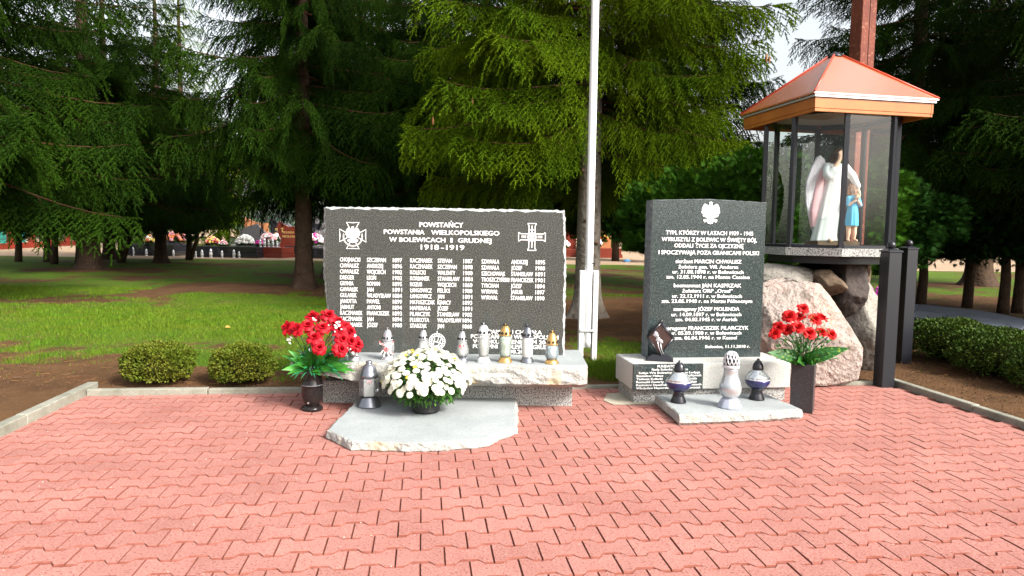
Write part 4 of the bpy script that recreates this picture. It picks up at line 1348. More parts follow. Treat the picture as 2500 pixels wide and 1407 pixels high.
# hexagonal lantern on the flagstone
t = thing('grave_lantern', 'large six-sided glass lantern with dark silver dome on the flagstone', 'grave lantern', (-1.035, 4.99, 0.056), R(10), 'grave lanterns')
obj('base', nlathe([(0.088, 0), (0.088, 0.012), (0.078, 0.022), (0.080, 0.034), (0.066, 0.046), (0.068, 0.056), (0.055, 0.066), (0.055, 0.074)], 32), M_DSILV, t)
bm = bmesh.new()
lathe(bm, [(0.048, 0.075), (0.070, 0.085), (0.072, 0.20), (0.062, 0.215)], 6)
for f in bm.faces: f.smooth = False
obj('glass', bm, G_CLEAR, t)
obj('lid', nlathe([(0.064, 0.214), (0.068, 0.222), (0.066, 0.240), (0.060, 0.246), (0.058, 0.262), (0.046, 0.292), (0.028, 0.312), (0.020, 0.318), (0.024, 0.322), (0.022, 0.334), (0.008, 0.338)], 32), M_DSILV, t)
obj('candle', nlathe([(0.042, 0.078), (0.040, 0.155), (0.034, 0.175), (0, 0.177)], 24), M_WAX, t)
bm = bmesh.new()
bmesh.ops.create_uvsphere(bm, u_segments=12, v_segments=8, radius=0.022, matrix=Matrix.Translation((0, -0.03, 0.185)))
smooth(obj('candle_cap', bm, M_REDW, t))

# dark blue squat lanterns
M_NAVY = mat('navy_blue_glaze', (0.022, 0.022, 0.095), 0.25, 0.5, coat=0.3)
M_BLKG = mat('black_gloss_plastic', (0.012, 0.012, 0.016), 0.2, 0.5)
M_MIRR = mat('mirrored_lantern_glass', (0.70, 0.74, 0.76), 0.12, 0.5, metal=0.75, var=0.25, scale=14)
def blue_lantern(label, loc, rz, s=1.0):
    t = thing('grave_lantern', label, 'grave lantern', loc, rz, 'navy squat lanterns')
    obj('base', nlathe([(0.060 * s, 0), (0.060 * s, 0.008 * s), (0.046 * s, 0.04 * s), (0.038 * s, 0.075 * s), (0.048 * s, 0.088 * s)], 28), M_BLKG, t)
    obj('bowl', nlathe([(0.046 * s, 0.088 * s), (0.072 * s, 0.104 * s), (0.090 * s, 0.128 * s), (0.096 * s, 0.150 * s), (0.094 * s, 0.158 * s)], 32), M_NAVY, t)
    obj('rim', nlathe([(0.0945 * s, 0.1585 * s), (0.097 * s, 0.162 * s), (0.0945 * s, 0.166 * s)], 32), M_WSILV, t)
    obj('glass', nlathe([(0.0935 * s, 0.1665 * s), (0.080 * s, 0.188 * s), (0.058 * s, 0.214 * s), (0.042 * s, 0.228 * s), (0.040 * s, 0.236 * s)], 36, ripple=(0.035, 18)), M_MIRR, t)
    obj('lid', nlathe([(0.043 * s, 0.2365 * s), (0.043 * s, 0.248 * s), (0.036 * s, 0.276 * s), (0.022 * s, 0.300 * s), (0.010 * s, 0.308 * s), (0.012 * s, 0.316 * s), (0.0, 0.322 * s)], 24), M_BLKG, t)
    return t
blue_lantern('squat navy lantern with black lid before the founders plaque', (1.275, 5.17, 0.0765), 0.0)
blue_lantern('squat navy lantern with black lid at the right beside the tall silver lantern', (1.915, 5.30, 0.0765), 0.5)
# tall silver lantern with lattice dome
t = thing('grave_lantern', 'tall pearly silver lantern with white lattice dome lid', 'grave lantern', (1.625, 5.045, 0.0765), 0)
M_PEARL = mat('pearl_lantern_glass', (0.56, 0.56, 0.54), 0.14, 0.5, metal=0.55, col2=(0.40, 0.46, 0.52), scale=12)
obj('foot', nlathe([(0.090, 0), (0.088, 0.010), (0.062, 0.058), (0.050, 0.074)], 36, ripple=(0.03, 10)), mat('pearl_foot', (0.42, 0.44, 0.52), 0.25, 0.5, metal=0.3), t)
obj('glass', nlathe([(0.050, 0.074), (0.066, 0.088), (0.080, 0.120), (0.082, 0.150), (0.070, 0.190), (0.054, 0.235), (0.050, 0.275), (0.054, 0.294)], 36), M_PEARL, t)
obj('collar', nlathe([(0.058, 0.292), (0.061, 0.298), (0.061, 0.312), (0.058, 0.316)], 32), M_WSILV, t)
bm = bmesh.new()
def dome(a, u):
    r = 0.056 * math.cos(u * PI / 2) ** 0.7 if u < 1 else 0.0
    return (r * math.cos(a), r * math.sin(a), 0.316 + 0.098 * math.sin(u * PI / 2))
for k in range(12):
    for sg in (-1, 1):
        tube(bm, [dome(2 * PI * k / 12 + sg * u * 1.1, u) for u in np.linspace(0, 0.96, 9)], 0.0042, 5)
lathe(bm, [(0.018, 0.405), (0.014, 0.416), (0.0, 0.42)], 12)
obj('lattice_lid', bm, M_WSILV, t)
obj('lid_lining', nlathe([(0.050, 0.316), (0.044, 0.36), (0.025, 0.40), (0.0, 0.405)], 20), M_BLKG, t)

# black faceted lantern with a silver rose
t = thing('grave_lantern', 'black diamond shaped lantern with silver rose standing on the pale block', 'grave lantern', (1.215, 5.60, 0.3195), R(-12))
M_SMOKE = glass_mat('smoked_glass', (0.35, 0.33, 0.32), refl=0.10, rough=0.03, body=0.25, bodycol=(0.10, 0.085, 0.08))
bm = bmesh.new()
lo = [bm.verts.new((sx * 0.11, sy * 0.075, 0.0)) for sx, sy in ((-1, -1), (1, -1), (1, 1), (-1, 1))]
l2 = [bm.verts.new((sx * 0.11, sy * 0.075, 0.008)) for sx, sy in ((-1, -1), (1, -1), (1, 1), (-1, 1))]
hi = [bm.verts.new((sx * 0.062, sy * 0.05, 0.050)) for sx, sy in ((-1, -1), (1, -1), (1, 1), (-1, 1))]
bm.faces.new(hi); bm.faces.new(lo[::-1])
for a, b in ((lo, l2), (l2, hi)):
    for i in range(4): bm.faces.new((a[i], a[(i + 1) % 4], b[(i + 1) % 4], b[i]))
obj('base', bm, M_BLKG, t)
cz, rr = 0.168, 0.118
dm = [(0, cz - rr), (rr * 0.86, cz + 0.02), (0.0, cz + rr + 0.02), (-rr * 0.86, cz + 0.02)]
obj('pane', prism(bmesh.new(), [(x * 0.93, cz + (z - cz) * 0.93) for x, z in dm], -0.045, -0.041), M_SMOKE, t)
bm = bmesh.new()
for y_ in (-0.048, 0.048):
    for i in range(4):
        a, b = dm[i], dm[(i + 1) % 4]
        tube(bm, [(a[0], y_, a[1]), (b[0], y_, b[1])], 0.0085, 6)
for x_, z_ in dm:
    tube(bm, [(x_, -0.048, z_), (x_, 0.048, z_)], 0.0085, 6)
obj('frame', bm, M_BLKG, t)
bm = bmesh.new()
vs = [[bm.verts.new((x * 0.96, y_, cz + (z - cz) * 0.96)) for x, z in dm] for y_ in (-0.046, 0.046)]
for i in range(4):
    if i != 1:
        bm.faces.new((vs[0][i], vs[0][(i + 1) % 4], vs[1][(i + 1) % 4], vs[1][i]))
obj('side_panel', bm, M_BLKG, t)
bm = bmesh.new()
tube(bm, [(0, 0, cz + rr + 0.015), (0.004, 0, cz + rr + 0.035), (0.016, 0, cz + rr + 0.05)], [0.02, 0.012, 0.005], 8)
obj('finial', bm, M_BLKG, t)
bm = bmesh.new()
for (x_, z_, r_) in ((-0.035, 0.215, 0.028), (-0.015, 0.175, 0.026), (0.008, 0.16, 0.020)):
    for k in range(7):
        a = k * 2.4
        bmesh.ops.create_icosphere(bm, subdivisions=1, radius=r_ * 0.42, matrix=Matrix.Translation((x_ + r_ * 0.55 * math.cos(a) * (k / 7 + .2), -0.058 - 0.002 * (k % 3), z_ + r_ * 0.55 * math.sin(a) * (k / 7 + .2))) @ Matrix.Diagonal((1, 0.4, 1, 1)))
tube(bm, [(-0.03, -0.056, 0.20), (-0.012, -0.058, 0.12), (0.018, -0.058, 0.05)], 0.004, 6)
tube(bm, [(0.0, -0.056, 0.16), (0.012, -0.058, 0.10), (0.03, -0.062, 0.062)], 0.004, 6)
obj('silver_rose', bm, M_SILV, t)

# ------------------------------------------------------------------ leaves and petals
def leaf(bm, base, d, length, width, droop=0.3, up=Vector((0, 0, 1)), seg=5, fold=0.25, tw=0.0, mi=0):
    base, d = Vector(base), Vector(d).normalized()
    side = d.cross(up)
    if side.length < 1e-3: side = d.cross(Vector((1, 0, 0)))
    side.normalize()
    side = Matrix.Rotation(tw, 3, d) @ side
    nrm = side.cross(d).normalized()
    prev = None
    for i in range(seg + 1):
        u = i / seg
        w = width * 0.5 * math.sin(PI * (0.08 + 0.92 * u) ** 0.8) if i < seg else 0.0
        c_ = base + d * length * u - Vector((0, 0, 1)) * droop * length * u * u
        cur = (bm.verts.new(c_ + side * w + nrm * fold * w), bm.verts.new(c_), bm.verts.new(c_ - side * w + nrm * fold * w))
        if prev:
            for a, b in ((0, 1), (1, 2)):
                f = bm.faces.new((prev[a], prev[b], cur[b], cur[a])); f.smooth = True; f.material_index = mi
        prev = cur
def petal(bm, ang, r0, z0, tilt, length, width, curl, seg=4, wseg=3):
    """one cupped petal leaving the axis at angle ang; tilt 0 = upright, pi/2 = flat"""
    rows = []
    ca, sa = math.cos(ang), math.sin(ang)
    for i in range(seg + 1):
        u = i / seg
        th = tilt + curl * u * u
        rr = r0 + length * u * math.sin(th)
        zz = z0 + length * u * math.cos(th)
        w = width * (0.45 + 0.75 * math.sin(PI * min(u, 0.999) * 0.62)) * (1 if u < 1 else 0.72)
        row = []
        for j in range(wseg + 1):
            v = (j / wseg - 0.5) * 2
            lat = v * w / 2
            cup = -0.22 * w * v * v
            x = (rr + cup * math.cos(th)); zc = zz - cup * math.sin(th) * -1
            row.append(bm.verts.new((x * ca - lat * sa, x * sa + lat * ca, zc - (0.10 * w * v * v if u == 1 else 0))))
        rows.append(row)
    for a, b in zip(rows[:-1], rows[1:]):
        for j in range(wseg):
            f = bm.faces.new((a[j], a[j + 1], b[j + 1], b[j])); f.smooth = True
def rose_mesh(name, s, material, open_=1.0, seed=0):
    rs = random.Random(seed)
    bm = bmesh.new()
    for ring, (n_, tilt, ln, w, r0, curl) in enumerate(((3, 0.10, 0.62, 0.42, 0.03, 0.1), (4, 0.34, 0.70, 0.50, 0.05, 0.35), (5, 0.62, 0.78, 0.56, 0.06, 0.75), (6, 0.92, 0.80, 0.58, 0.05, 1.0))):
        for k in range(n_):
            petal(bm, 2 * PI * k / n_ + ring * 0.5 + rs.gauss(0, .1), r0 * s, -0.2 * s, tilt * open_, ln * s * rs.uniform(.92, 1.08), w * s, curl * open_, seg=4, wseg=3)
    me = bpy.data.meshes.new(name)
    bm.to_mesh(me); bm.free()
    me.materials.append(material)
    return me
M_ROSE = mat('red_silk_petal', (0.46, 0.004, 0.014), 0.55, 0.25, col2=(0.30, 0.003, 0.010), scale=30, trans=0.18)
M_ROSE2 = mat('scarlet_silk_petal', (0.56, 0.008, 0.008), 0.55, 0.25, col2=(0.38, 0.004, 0.006), scale=30, trans=0.18)
M_STEM = mat('green_stem', (0.018, 0.06, 0.015), 0.5, 0.4)
M_LEAF = mat('bright_silk_leaf', (0.065, 0.30, 0.025), 0.45, 0.4, col2=(0.030, 0.17, 0.030), scale=14, island=0.3, trans=0.2)
M_LEAFD = mat('dark_silk_leaf', (0.018, 0.105, 0.022), 0.4, 0.45, col2=(0.045, 0.18, 0.02), scale=22, island=0.3, trans=0.1)
M_WFLW = mat('white_filler_petal', (0.80, 0.80, 0.76), 0.6)
M_SAND = mat('vase_filling', (0.45, 0.40, 0.32), 0.9)

# round black vase and its bouquet
M_VASE = mat('black_polished_stone', (0.014, 0.011, 0.011), 0.16, 0.28, speck=[(160, .2, (0.05, 0.045, 0.045))])
v1 = thing('vase', 'round black polished stone vase on the paving left of the flagstone', 'vase', (-1.475, 5.075, 0.001))
obj('body', nlathe([(0.050, 0.030), (0.050, 0.045), (0.062, 0.060), (0.076, 0.095), (0.079, 0.145), (0.077, 0.188), (0.079, 0.190), (0.079, 0.196), (0.073, 0.206), (0.068, 0.250), (0.072, 0.290), (0.075, 0.302), (0.066, 0.304), (0.060, 0.285)], 40), M_VASE, v1)
obj('foot', nlathe([(0.076, 0.0), (0.077, 0.015), (0.070, 0.028), (0.052, 0.034)], 40), M_VASE, v1)
obj('ring', nlathe([(0.0795, 0.190), (0.0815, 0.193), (0.0795, 0.196)], 40), mat('grey_ring', (0.16, 0.17, 0.19), 0.2, 0.6), v1)
bm = bmesh.new()
tube(bm, [(-0.008, -0.072, 0.068), (-0.008, -0.082, 0.068)], 0.007, 10)
obj('drain_plug', bm, M_SILV, v1)
obj('filling', nlathe([(0.061, 0.283), (0.0, 0.288)], 20), M_SAND, v1)
def bouquet(name, label, base, roses, mesh_fn, R_, leaves, seed, mleaf):
    rs = random.Random(seed)
    t = thing(name, label, 'bouquet', base)
    B = Vector(base)
    meshes = [mesh_fn('rose', R_, k) for k in range(3)]
    axis = Vector((sum(p[0] for p in roses) / len(roses), B.y, 0))
    for k, p in enumerate(roses):
        P = Vector(p) - B
        d = (P - Vector((0, 0, 0.02))).normalized()
        d = (d + Vector((rs.gauss(0, .15), -0.55 + rs.gauss(0, .2), rs.gauss(0, .12)))).normalized()
        o = obj('rose', meshes[k % 3], None, t, loc=P)
        o.rotation_euler = d.to_track_quat('Z', 'Y').to_euler()
        o.scale = (rs.uniform(.88, 1.12),) * 3
        bm = bmesh.new()
        mid = P * 0.5 + Vector((0, 0, 0.03))
        tube(bm, [(P.x * .04, P.y * .04, -0.06), tuple(mid * 0.9), tuple(P - d * R_ * 0.2)], 0.0032, 6)
        obj('stem', bm, M_STEM, t)
    return t
roses1 = [(-1.649, 5.05, 0.625), (-1.562, 5.0, 0.621), (-1.487, 5.02, 0.646), (-1.473, 5.1, 0.703), (-1.341, 5.05, 0.717), (-1.287, 5.12, 0.667), (-1.368, 4.98, 0.638), (-1.414, 4.93, 0.57), (-1.37, 4.9, 0.502), (-1.291, 5.1, 0.614), (-1.22, 4.97, 0.555), (-1.22, 4.93, 0.487), (-1.193, 5.08, 0.594), (-1.168, 5.0, 0.533), (-1.134, 5.06, 0.503), (-1.234, 5.14, 0.619)]
b1 = bouquet('rose_bouquet', 'big bunch of red artificial roses in the round black vase', (-1.475, 5.075, 0.30), roses1, lambda n_, s, k: rose_mesh(n_, s, M_ROSE, 1.0, k), 0.070, None, 5, M_LEAF)
rs = random.Random(9)
def leafmesh(name, mm, items, parent):
    bm = bmesh.new()
    for it in items: leaf(bm, *it[:4], **(it[4] if len(it) > 4 else {}))
    return obj(name, bm, mm, parent)
for tip, w, n_ in (((0.33, -0.10, 0.02), 0.055, 1), ((0.27, -0.16, 0.08), 0.06, 1), ((0.10, -0.17, 0.0), 0.07, 1), ((-0.14, -0.10, 0.10), 0.05, 1), ((-0.17, -0.05, 0.16), 0.05, 1), ((0.20, -0.10, 0.22), 0.06, 1), ((0.08, -0.12, 0.30), 0.05, 1),
                   ((0.0, -0.15, 0.22), 0.05, 1), ((0.28, -0.05, 0.14), 0.055, 1), ((0.36, 0.0, 0.06), 0.05, 1), ((0.14, -0.2, 0.12), 0.06, 1), ((0.22, -0.2, 0.02), 0.055, 1), ((-0.08, -0.16, 0.06), 0.05, 1), ((0.05, -0.18, 0.10), 0.05, 1)):
    d = Vector(tip)
    leafmesh('leaf', M_LEAF, [((d.x * .15, d.y * .15, 0.01 + d.z * .1), d + Vector((0, 0, 0.06)), d.length * 0.95, w, dict(droop=0.22, seg=7, up=Vector((0, -0.8, 0.6)), fold=.35))], b1)
for k in range(26):
    a = rs.uniform(0, 2 * PI); el = rs.uniform(0.05, 1.0)
    d = Vector((math.cos(a) * math.cos(el) * 1.2 + 0.38, math.sin(a) * math.cos(el) * 0.7 - 0.25, math.sin(el)))
    leafmesh('leaf', M_LEAF, [(d * 0.05, d + Vector((0, 0, .15)), rs.uniform(.14, .25), rs.uniform(.035, .06), dict(droop=0.3, seg=6, tw=rs.uniform(-.6, .6), up=Vector((0, -.7, .7))))], b1)
items = []
for k in range(220):
    a = rs.uniform(0, 2 * PI); el = rs.uniform(0.0, 1.1)
    d = Vector((math.cos(a) * math.cos(el) + 0.35, math.sin(a) * math.cos(el) * 0.7 - 0.15, math.sin(el)))
    p0 = d * rs.uniform(0.04, 0.20)
    items.append((p0, d + Vector((rs.gauss(0, .3), rs.gauss(0, .3), rs.gauss(0, .2))), rs.uniform(.06, .13), rs.uniform(.006, .016), dict(droop=0.3, seg=3, tw=rs.uniform(-1, 1))))
tag(leafmesh('fern', mat('teal_green_fern', (0.02, 0.20, 0.075), 0.45, 0.4, island=0.4, trans=.15), items, b1), kind='stuff')
bm = bmesh.new()
for p in ((0.03, -0.05, 0.385), (0.115, -0.02, 0.37), (0.13, -0.06, 0.34), (0.185, -0.03, 0.325), (0.20, -0.02, 0.36), (0.29, -0.08, 0.19), (-0.135, -0.05, 0.245), (-0.155, -0.05, 0.225), (0.215, -0.06, 0.335), (0.32, -0.06, 0.14)):
    for k in range(6):
        bmesh.ops.create_icosphere(bm, subdivisions=1, radius=0.007, matrix=Matrix.Translation(Vector(p) + Vector((rs.gauss(0, .009), rs.gauss(0, .009), rs.gauss(0, .009)))))
obj('filler_blossom', bm, M_WFLW, b1)

# square dark vase and its bouquet
M_GRAN3 = mat('charcoal_granite', (0.026, 0.024, 0.026), 0.35, 0.4, speck=[(150, 0.5, (0.055, 0.052, 0.054))])
v2 = thing('vase', 'tall square charcoal granite vase by the small flagstone', 'vase', (2.255, 5.265, 0.001), R(-28))
obj('body', nbox(-0.082, 0.082, -0.075, 0.075, 0, 0.372, bev=0.004), M_GRAN3, v2)
bm = nlathe([(0.045, 0.3725), (0.048, 0.376), (0.04, 0.377)], 24)
obj('rim', bm, M_BLKG, v2)
roses2 = [(2.209, 5.22, 0.797), (2.099, 5.2, 0.736), (2.195, 5.26, 0.724), (2.292, 5.2, 0.717), (2.373, 5.28, 0.721), (2.01, 5.16, 0.656), (1.976, 5.14, 0.615), (2.068, 5.15, 0.642), (2.129, 5.1, 0.669), (2.204, 5.08, 0.63), (2.412, 5.18, 0.609), (2.391, 5.3, 0.607)]
b2 = bouquet('rose_bouquet', 'scarlet rose buds with broad mottled leaves in the square granite vase', (2.245, 5.255, 0.376), roses2, lambda n_, s, k: rose_mesh(n_, s, M_ROSE2, 0.62, k + 5), 0.070, None, 6, M_LEAFD)
M_MOTT = mat('mottled_leaf', (0.018, 0.120, 0.018), 0.35, 0.5, speck=[(60, 0.22, (0.30, 0.42, 0.05))], trans=.1)
for d, ln, w in (((-0.32, -0.10, 0.16), 0.37, 0.115), ((0.30, -0.12, 0.21), 0.38, 0.105), ((0.13, -0.16, 0.15), 0.20, 0.10), ((-0.14, -0.2, 0.09), 0.22, 0.09), ((0.22, 0.05, 0.16), 0.26, 0.08), ((-0.2, 0.08, 0.16), 0.24, 0.07), ((0.02, -0.15, 0.10), 0.14, 0.06)):
    leafmesh('leaf', M_MOTT, [((0, 0, 0), d, ln, w, dict(droop=0.18, seg=8, fold=0.3, up=Vector((0, -0.85, 0.5))))], b2)
items = []
for k in range(420):
    a = rs.uniform(0, 2 * PI); el = rs.uniform(0.15, 1.35)
    d = Vector((math.cos(a) * math.cos(el), math.sin(a) * math.cos(el) * 0.8, math.sin(el)))
    p0 = d * rs.uniform(0.06, 0.27)
    items.append((p0, d + Vector((rs.gauss(0, .4), rs.gauss(0, .4), rs.gauss(0, .3))), rs.uniform(.025, .055), rs.uniform(.010, .018), dict(droop=0.2, seg=3, tw=rs.uniform(-1, 1))))
tag(leafmesh('foliage', M_LEAFD, items, b2), kind='stuff')
items = []
for cx_, cz_, y_ in ((0.0, 0.365, -0.1), (0.10, 0.30, -0.08), (0.13, 0.27, -0.1), (-0.2, 0.19, -0.12), (0.17, 0.33, -0.04)):
    for k in range(9):
        items.append(((cx_ + rs.gauss(0, .008), y_, cz_ + k * 0.006 - .03), (rs.gauss(0, 1), -0.4, 0.5), 0.020, 0.009, dict(droop=0, seg=2)))
tag(leafmesh('filler_sprig', mat('yellow_green_sprig', (0.22, 0.38, 0.05), 0.5, 0.3, trans=.2), items, b2), kind='stuff')

# ------------------------------------------------------------------ potted chrysanthemum
ch = thing('potted_chrysanthemum', 'dome of white chrysanthemums in a low black pot on the flagstone', 'potted plant', (-0.60, 4.86, 0.056))
M_POT = mat('black_plastic_pot', (0.012, 0.012, 0.012), 0.4, 0.4)
obj('pot', nlathe([(0.085, 0), (0.092, 0.006), (0.100, 0.015), (0.096, 0.022), (0.112, 0.10), (0.118, 0.105), (0.118, 0.12), (0.10, 0.12)], 36), M_POT, ch)
M_CHR = mat('white_chrysanthemum', (0.80, 0.79, 0.66), 0.7, 0.2, objrnd=0.05, trans=0.15)
M_CHRY = mat('yellow_chrysanthemum_bud', (0.74, 0.60, 0.06), 0.7, 0.2, objrnd=0.1)
def mum(R_, material, heart):
    bm = bmesh.new()
    for ring, (n_, r0, r1, z0, z1) in enumerate(((13, 0.25, 1.0, 0.02, 0.0), (9, 0.15, 0.74, 0.16, 0.18), (6, 0.0, 0.45, 0.26, 0.36))):
        for k in range(n_):
            a = 2 * PI * k / n_ + ring * .3
            w = PI / n_ * 0.95
            vs = [bm.verts.new((R_ * r * math.cos(a + da), R_ * r * math.sin(a + da), R_ * z)) for r, da, z in ((r0, -w * .5, z0), (r1 * .86, -w, z1 + .04), (r1, 0, z1 - .05), (r1 * .86, w, z1 + .04), (r0, w * .5, z0))]
            bm.faces.new(vs)
    bmesh.ops.create_icosphere(bm, subdivisions=1, radius=R_ * 0.62, matrix=Matrix.Translation((0, 0, -R_ * 0.22)) @ Matrix.Diagonal((1, 1, .55, 1)))
    me = bpy.data.meshes.new('flower'); bm.to_mesh(me); bm.free(); me.materials.append(material)
    return me
FM = [mum(0.0300, M_CHR, True), mum(0.0255, M_CHR, True)]
FY = mum(0.0150, M_CHRY, False)
rs = random.Random(21)
CCz = 0.225
nf = 0
N_ = 330
pts_ = []
for k in range(N_):
    zz = 1 - (k + .5) / N_ * 1.38
    a = k * 2.399963
    if zz < -0.32: continue
    pts_.append((math.sqrt(max(0, 1 - zz * zz)) * math.cos(a), math.sqrt(max(0, 1 - zz * zz)) * math.sin(a), zz))
for (x, y, z) in pts_:
    if nf >= 296: break
    if z < 0.0 and rs.random() < 0.40 - z: continue
    d = Vector((x, y, z)); d = (d + Vector((rs.gauss(0, .055), rs.gauss(0, .055), rs.gauss(0, .05)))).normalized()
    k_ = rs.uniform(0.93, 1.07)
    p = Vector((d.x * 0.300 * k_, d.y * 0.290 * k_, CCz + d.z * 0.215 * k_))
    me = FY if rs.random() < 0.09 else FM[0 if rs.random() < .7 else 1]
    o = obj('flower', me, None, ch, loc=p)
    n_ = (Vector((d.x, d.y, d.z * 1.3 + 0.55)) + Vector((rs.gauss(0, .2), rs.gauss(0, .2), rs.gauss(0, .15)))).normalized()
    o.rotation_euler = n_.to_track_quat('Z', 'Y').to_euler()
    o.scale = (rs.uniform(.85, 1.12),) * 3
    nf += 1
bm = bmesh.new()
for k in range(2600):
    a = rs.uniform(0, 2 * PI); z = rs.uniform(-0.75, 1)
    r = math.sqrt(1 - z * z); k_ = rs.uniform(0.55, 0.95)
    p = Vector((r * math.cos(a) * 0.285 * k_, r * math.sin(a) * 0.28 * k_, CCz + z * 0.20 * k_))
    if p.z < 0.02 + 0.0 and Vector((p.x, p.y)).length < 0.12: continue
    p.z = max(p.z, 0.03)
    leaf(bm, p, Vector((r * math.cos(a), r * math.sin(a), z * 0.7)) + Vector((rs.gauss(0, .5), rs.gauss(0, .5), rs.gauss(0, .4))), rs.uniform(.022, .045), rs.uniform(.012, .022), seg=2, droop=.3, tw=rs.uniform(-1, 1))
tag(obj('foliage', bm, mat('chrysanthemum_leaf', (0.040, 0.120, 0.018), 0.55, 0.35, col2=(0.06, 0.16, 0.02), scale=20, island=0.4, trans=.2), ch), kind='stuff')
bm = bmesh.new()
for k in range(46):
    a = rs.uniform(0, 2 * PI); r_ = rs.uniform(.1, .27)
    tube(bm, [(0.05 * math.cos(a), 0.05 * math.sin(a), 0.11), (r_ * .6 * math.cos(a), r_ * .6 * math.sin(a), 0.17), (r_ * math.cos(a), r_ * math.sin(a), 0.24 + .1 * rs.random())], 0.003, 5)
obj('stems', bm, M_STEM, ch)
# ================================================================== SHRUBS
def frames(D, roll):
    """orthonormal frames (n,3,3) whose first column is D"""
    D = D / np.linalg.norm(D, axis=1, keepdims=True)
    up = np.tile(np.array([0.0, 0.0, 1.0]), (len(D), 1))
    bad = np.abs(D[:, 2]) > 0.95
    up[bad] = (1.0, 0.0, 0.0)
    U = np.cross(up, D); U /= np.linalg.norm(U, axis=1, keepdims=True)
    W = np.cross(D, U)
    c, s = np.cos(roll)[:, None], np.sin(roll)[:, None]
    U2, W2 = U * c + W * s, -U * s + W * c
    return np.stack([D, U2, W2], -1)
def stamp(tmpl, P, D, roll, scale):
    """copies of tmpl (k,3,3 triangles along +x) at P pointing along D"""
    M = frames(D, roll) * np.asarray(scale).reshape(-1, 1, 1)
    return (np.einsum('nij,tvj->ntvi', M, tmpl) + P[:, None, None, :]).reshape(-1, 3, 3)
def tri_mesh(name, T, material):
    T = np.asarray(T, np.float32)
    n = len(T)
    return npmesh(name, T.reshape(-1, 3), np.arange(n * 3).reshape(-1, 3), mats=[material])

LEAFT = np.array([[[0, 0, 0], [0.5, 0.32, 0.08], [0.5, -0.32, 0.08]], [[0.5, 0.32, 0.08], [1, 0, 0], [0.5, -0.32, 0.08]]], float)
M_BOX = mat('box_leaf', (0.075, 0.120, 0.008), 0.6, 0.15, col2=(0.125, 0.120, 0.014), scale=5, island=0.45, trans=0.12)
M_BOXD = mat('dark_box_leaf', (0.026, 0.062, 0.006), 0.6, 0.15, col2=(0.050, 0.075, 0.007), scale=5, island=0.45, trans=0.12)
M_TWIG = mat('shrub_twig', (0.022, 0.030, 0.008), 0.95, 0.05)
def box_shrub(label, loc, rx, ry, hz, material, seed, n=9000, leafs=0.024, group='clipped box shrubs'):
    r = np.random.default_rng(seed)
    t = thing('box_shrub', label, 'shrub', loc, 0, group)
    d = r.normal(size=(n, 3)); d /= np.linalg.norm(d, axis=1, keepdims=True)
    d[:, 2] = np.where(d[:, 2] < -0.5, -d[:, 2], d[:, 2])
    dd = np.sign(d) * np.abs(d) ** 0.93
    lump = 1 + 0.16 * (vnoise(d[:, 0] * 3 + 9, d[:, 1] * 3 + d[:, 2] * 4, 1.3, seed) - .5) + 0.06 * (vnoise(d[:, 0] * 9, d[:, 2] * 9 + d[:, 1] * 7, 1.0, seed + 1) - .5)
    k = lump * (1 - 0.20 * r.random(n) ** 2.0 + 0.09 * (r.random(n) > .985))
    P = np.stack([dd[:, 0] * rx * k, dd[:, 1] * ry * k, hz * 0.46 + dd[:, 2] * hz * 0.54 * k], -1)
    ok = P[:, 2] > 0.01
    P, d = P[ok], d[ok]
    D = d + r.normal(size=d.shape) * 0.75 + np.array([0, 0, 0.25])
    T_ = stamp(LEAFT, P, D, r.uniform(0, 6.28, len(P)), r.uniform(0.7, 1.25, len(P)) * leafs)
    tag(obj('foliage', tri_mesh('foliage', T_, material), None, t), kind='stuff')
    bm = bmesh.new()
    bmesh.ops.create_icosphere(bm, subdivisions=3, radius=1.0, matrix=Matrix.Translation((0, 0, hz * 0.44)) @ Matrix.Diagonal((rx * .76, ry * .76, hz * .42, 1)))
    obj('inner_twigs', bm, M_TWIG, t)
    return t
box_shrub('rounded box shrub at the kerb, the left one of two beside the lawn', (-2.985, 5.80, 0.02), 0.275, 0.26, 0.345, M_BOX, 1)
box_shrub('rounded box shrub at the kerb, between the left shrub and the rose vase', (-2.300, 5.86, 0.02), 0.262, 0.26, 0.335, M_BOX, 2)
box_shrub('dark clipped box mound nearest the black posts', (4.86, 7.55, 0.0), 0.46, 0.46, 0.46, M_BOXD, 3, 9000, 0.030, 'dark box mounds along the right bed')
box_shrub('dark clipped box mound in the middle of the right hand hedge', (4.84, 6.72, 0.0), 0.48, 0.46, 0.46, M_BOXD, 4, 9000, 0.030, 'dark box mounds along the right bed')
box_shrub('dark clipped box mound cut by the right edge of the picture', (4.90, 5.95, 0.0), 0.50, 0.46, 0.45, M_BOXD, 5, 9000, 0.028, 'dark box mounds along the right bed')
# purple flowering plant behind the posts
t = thing('flowering_plant', 'purple flowering ground plant glimpsed between boulder and black post', 'plant', (4.30, 8.35, 0.0))
r = np.random.default_rng(44)
P = np.stack([r.uniform(-.35, .35, 1500), r.uniform(-.2, .2, 1500), r.uniform(0.02, 0.62, 1500)], -1)
tag(obj('foliage', tri_mesh('foliage', stamp(LEAFT, P, r.normal(size=P.shape) + [0, 0, .5], r.uniform(0, 6, 1500), r.uniform(.03, .06, 1500)), M_BOX), None, t), kind='stuff')
P = np.stack([r.uniform(-.36, .36, 600), r.uniform(-.22, .2, 600), r.uniform(0.60, 0.72, 600)], -1)
tag(obj('blossoms', tri_mesh('blossoms', stamp(LEAFT, P, r.normal(size=P.shape) + [0, -.4, .3], r.uniform(0, 6, 600), r.uniform(.025, .045, 600)), mat('purple_petal', (0.42, 0.02, 0.36), .6, island=.3)), None, t), kind='stuff')

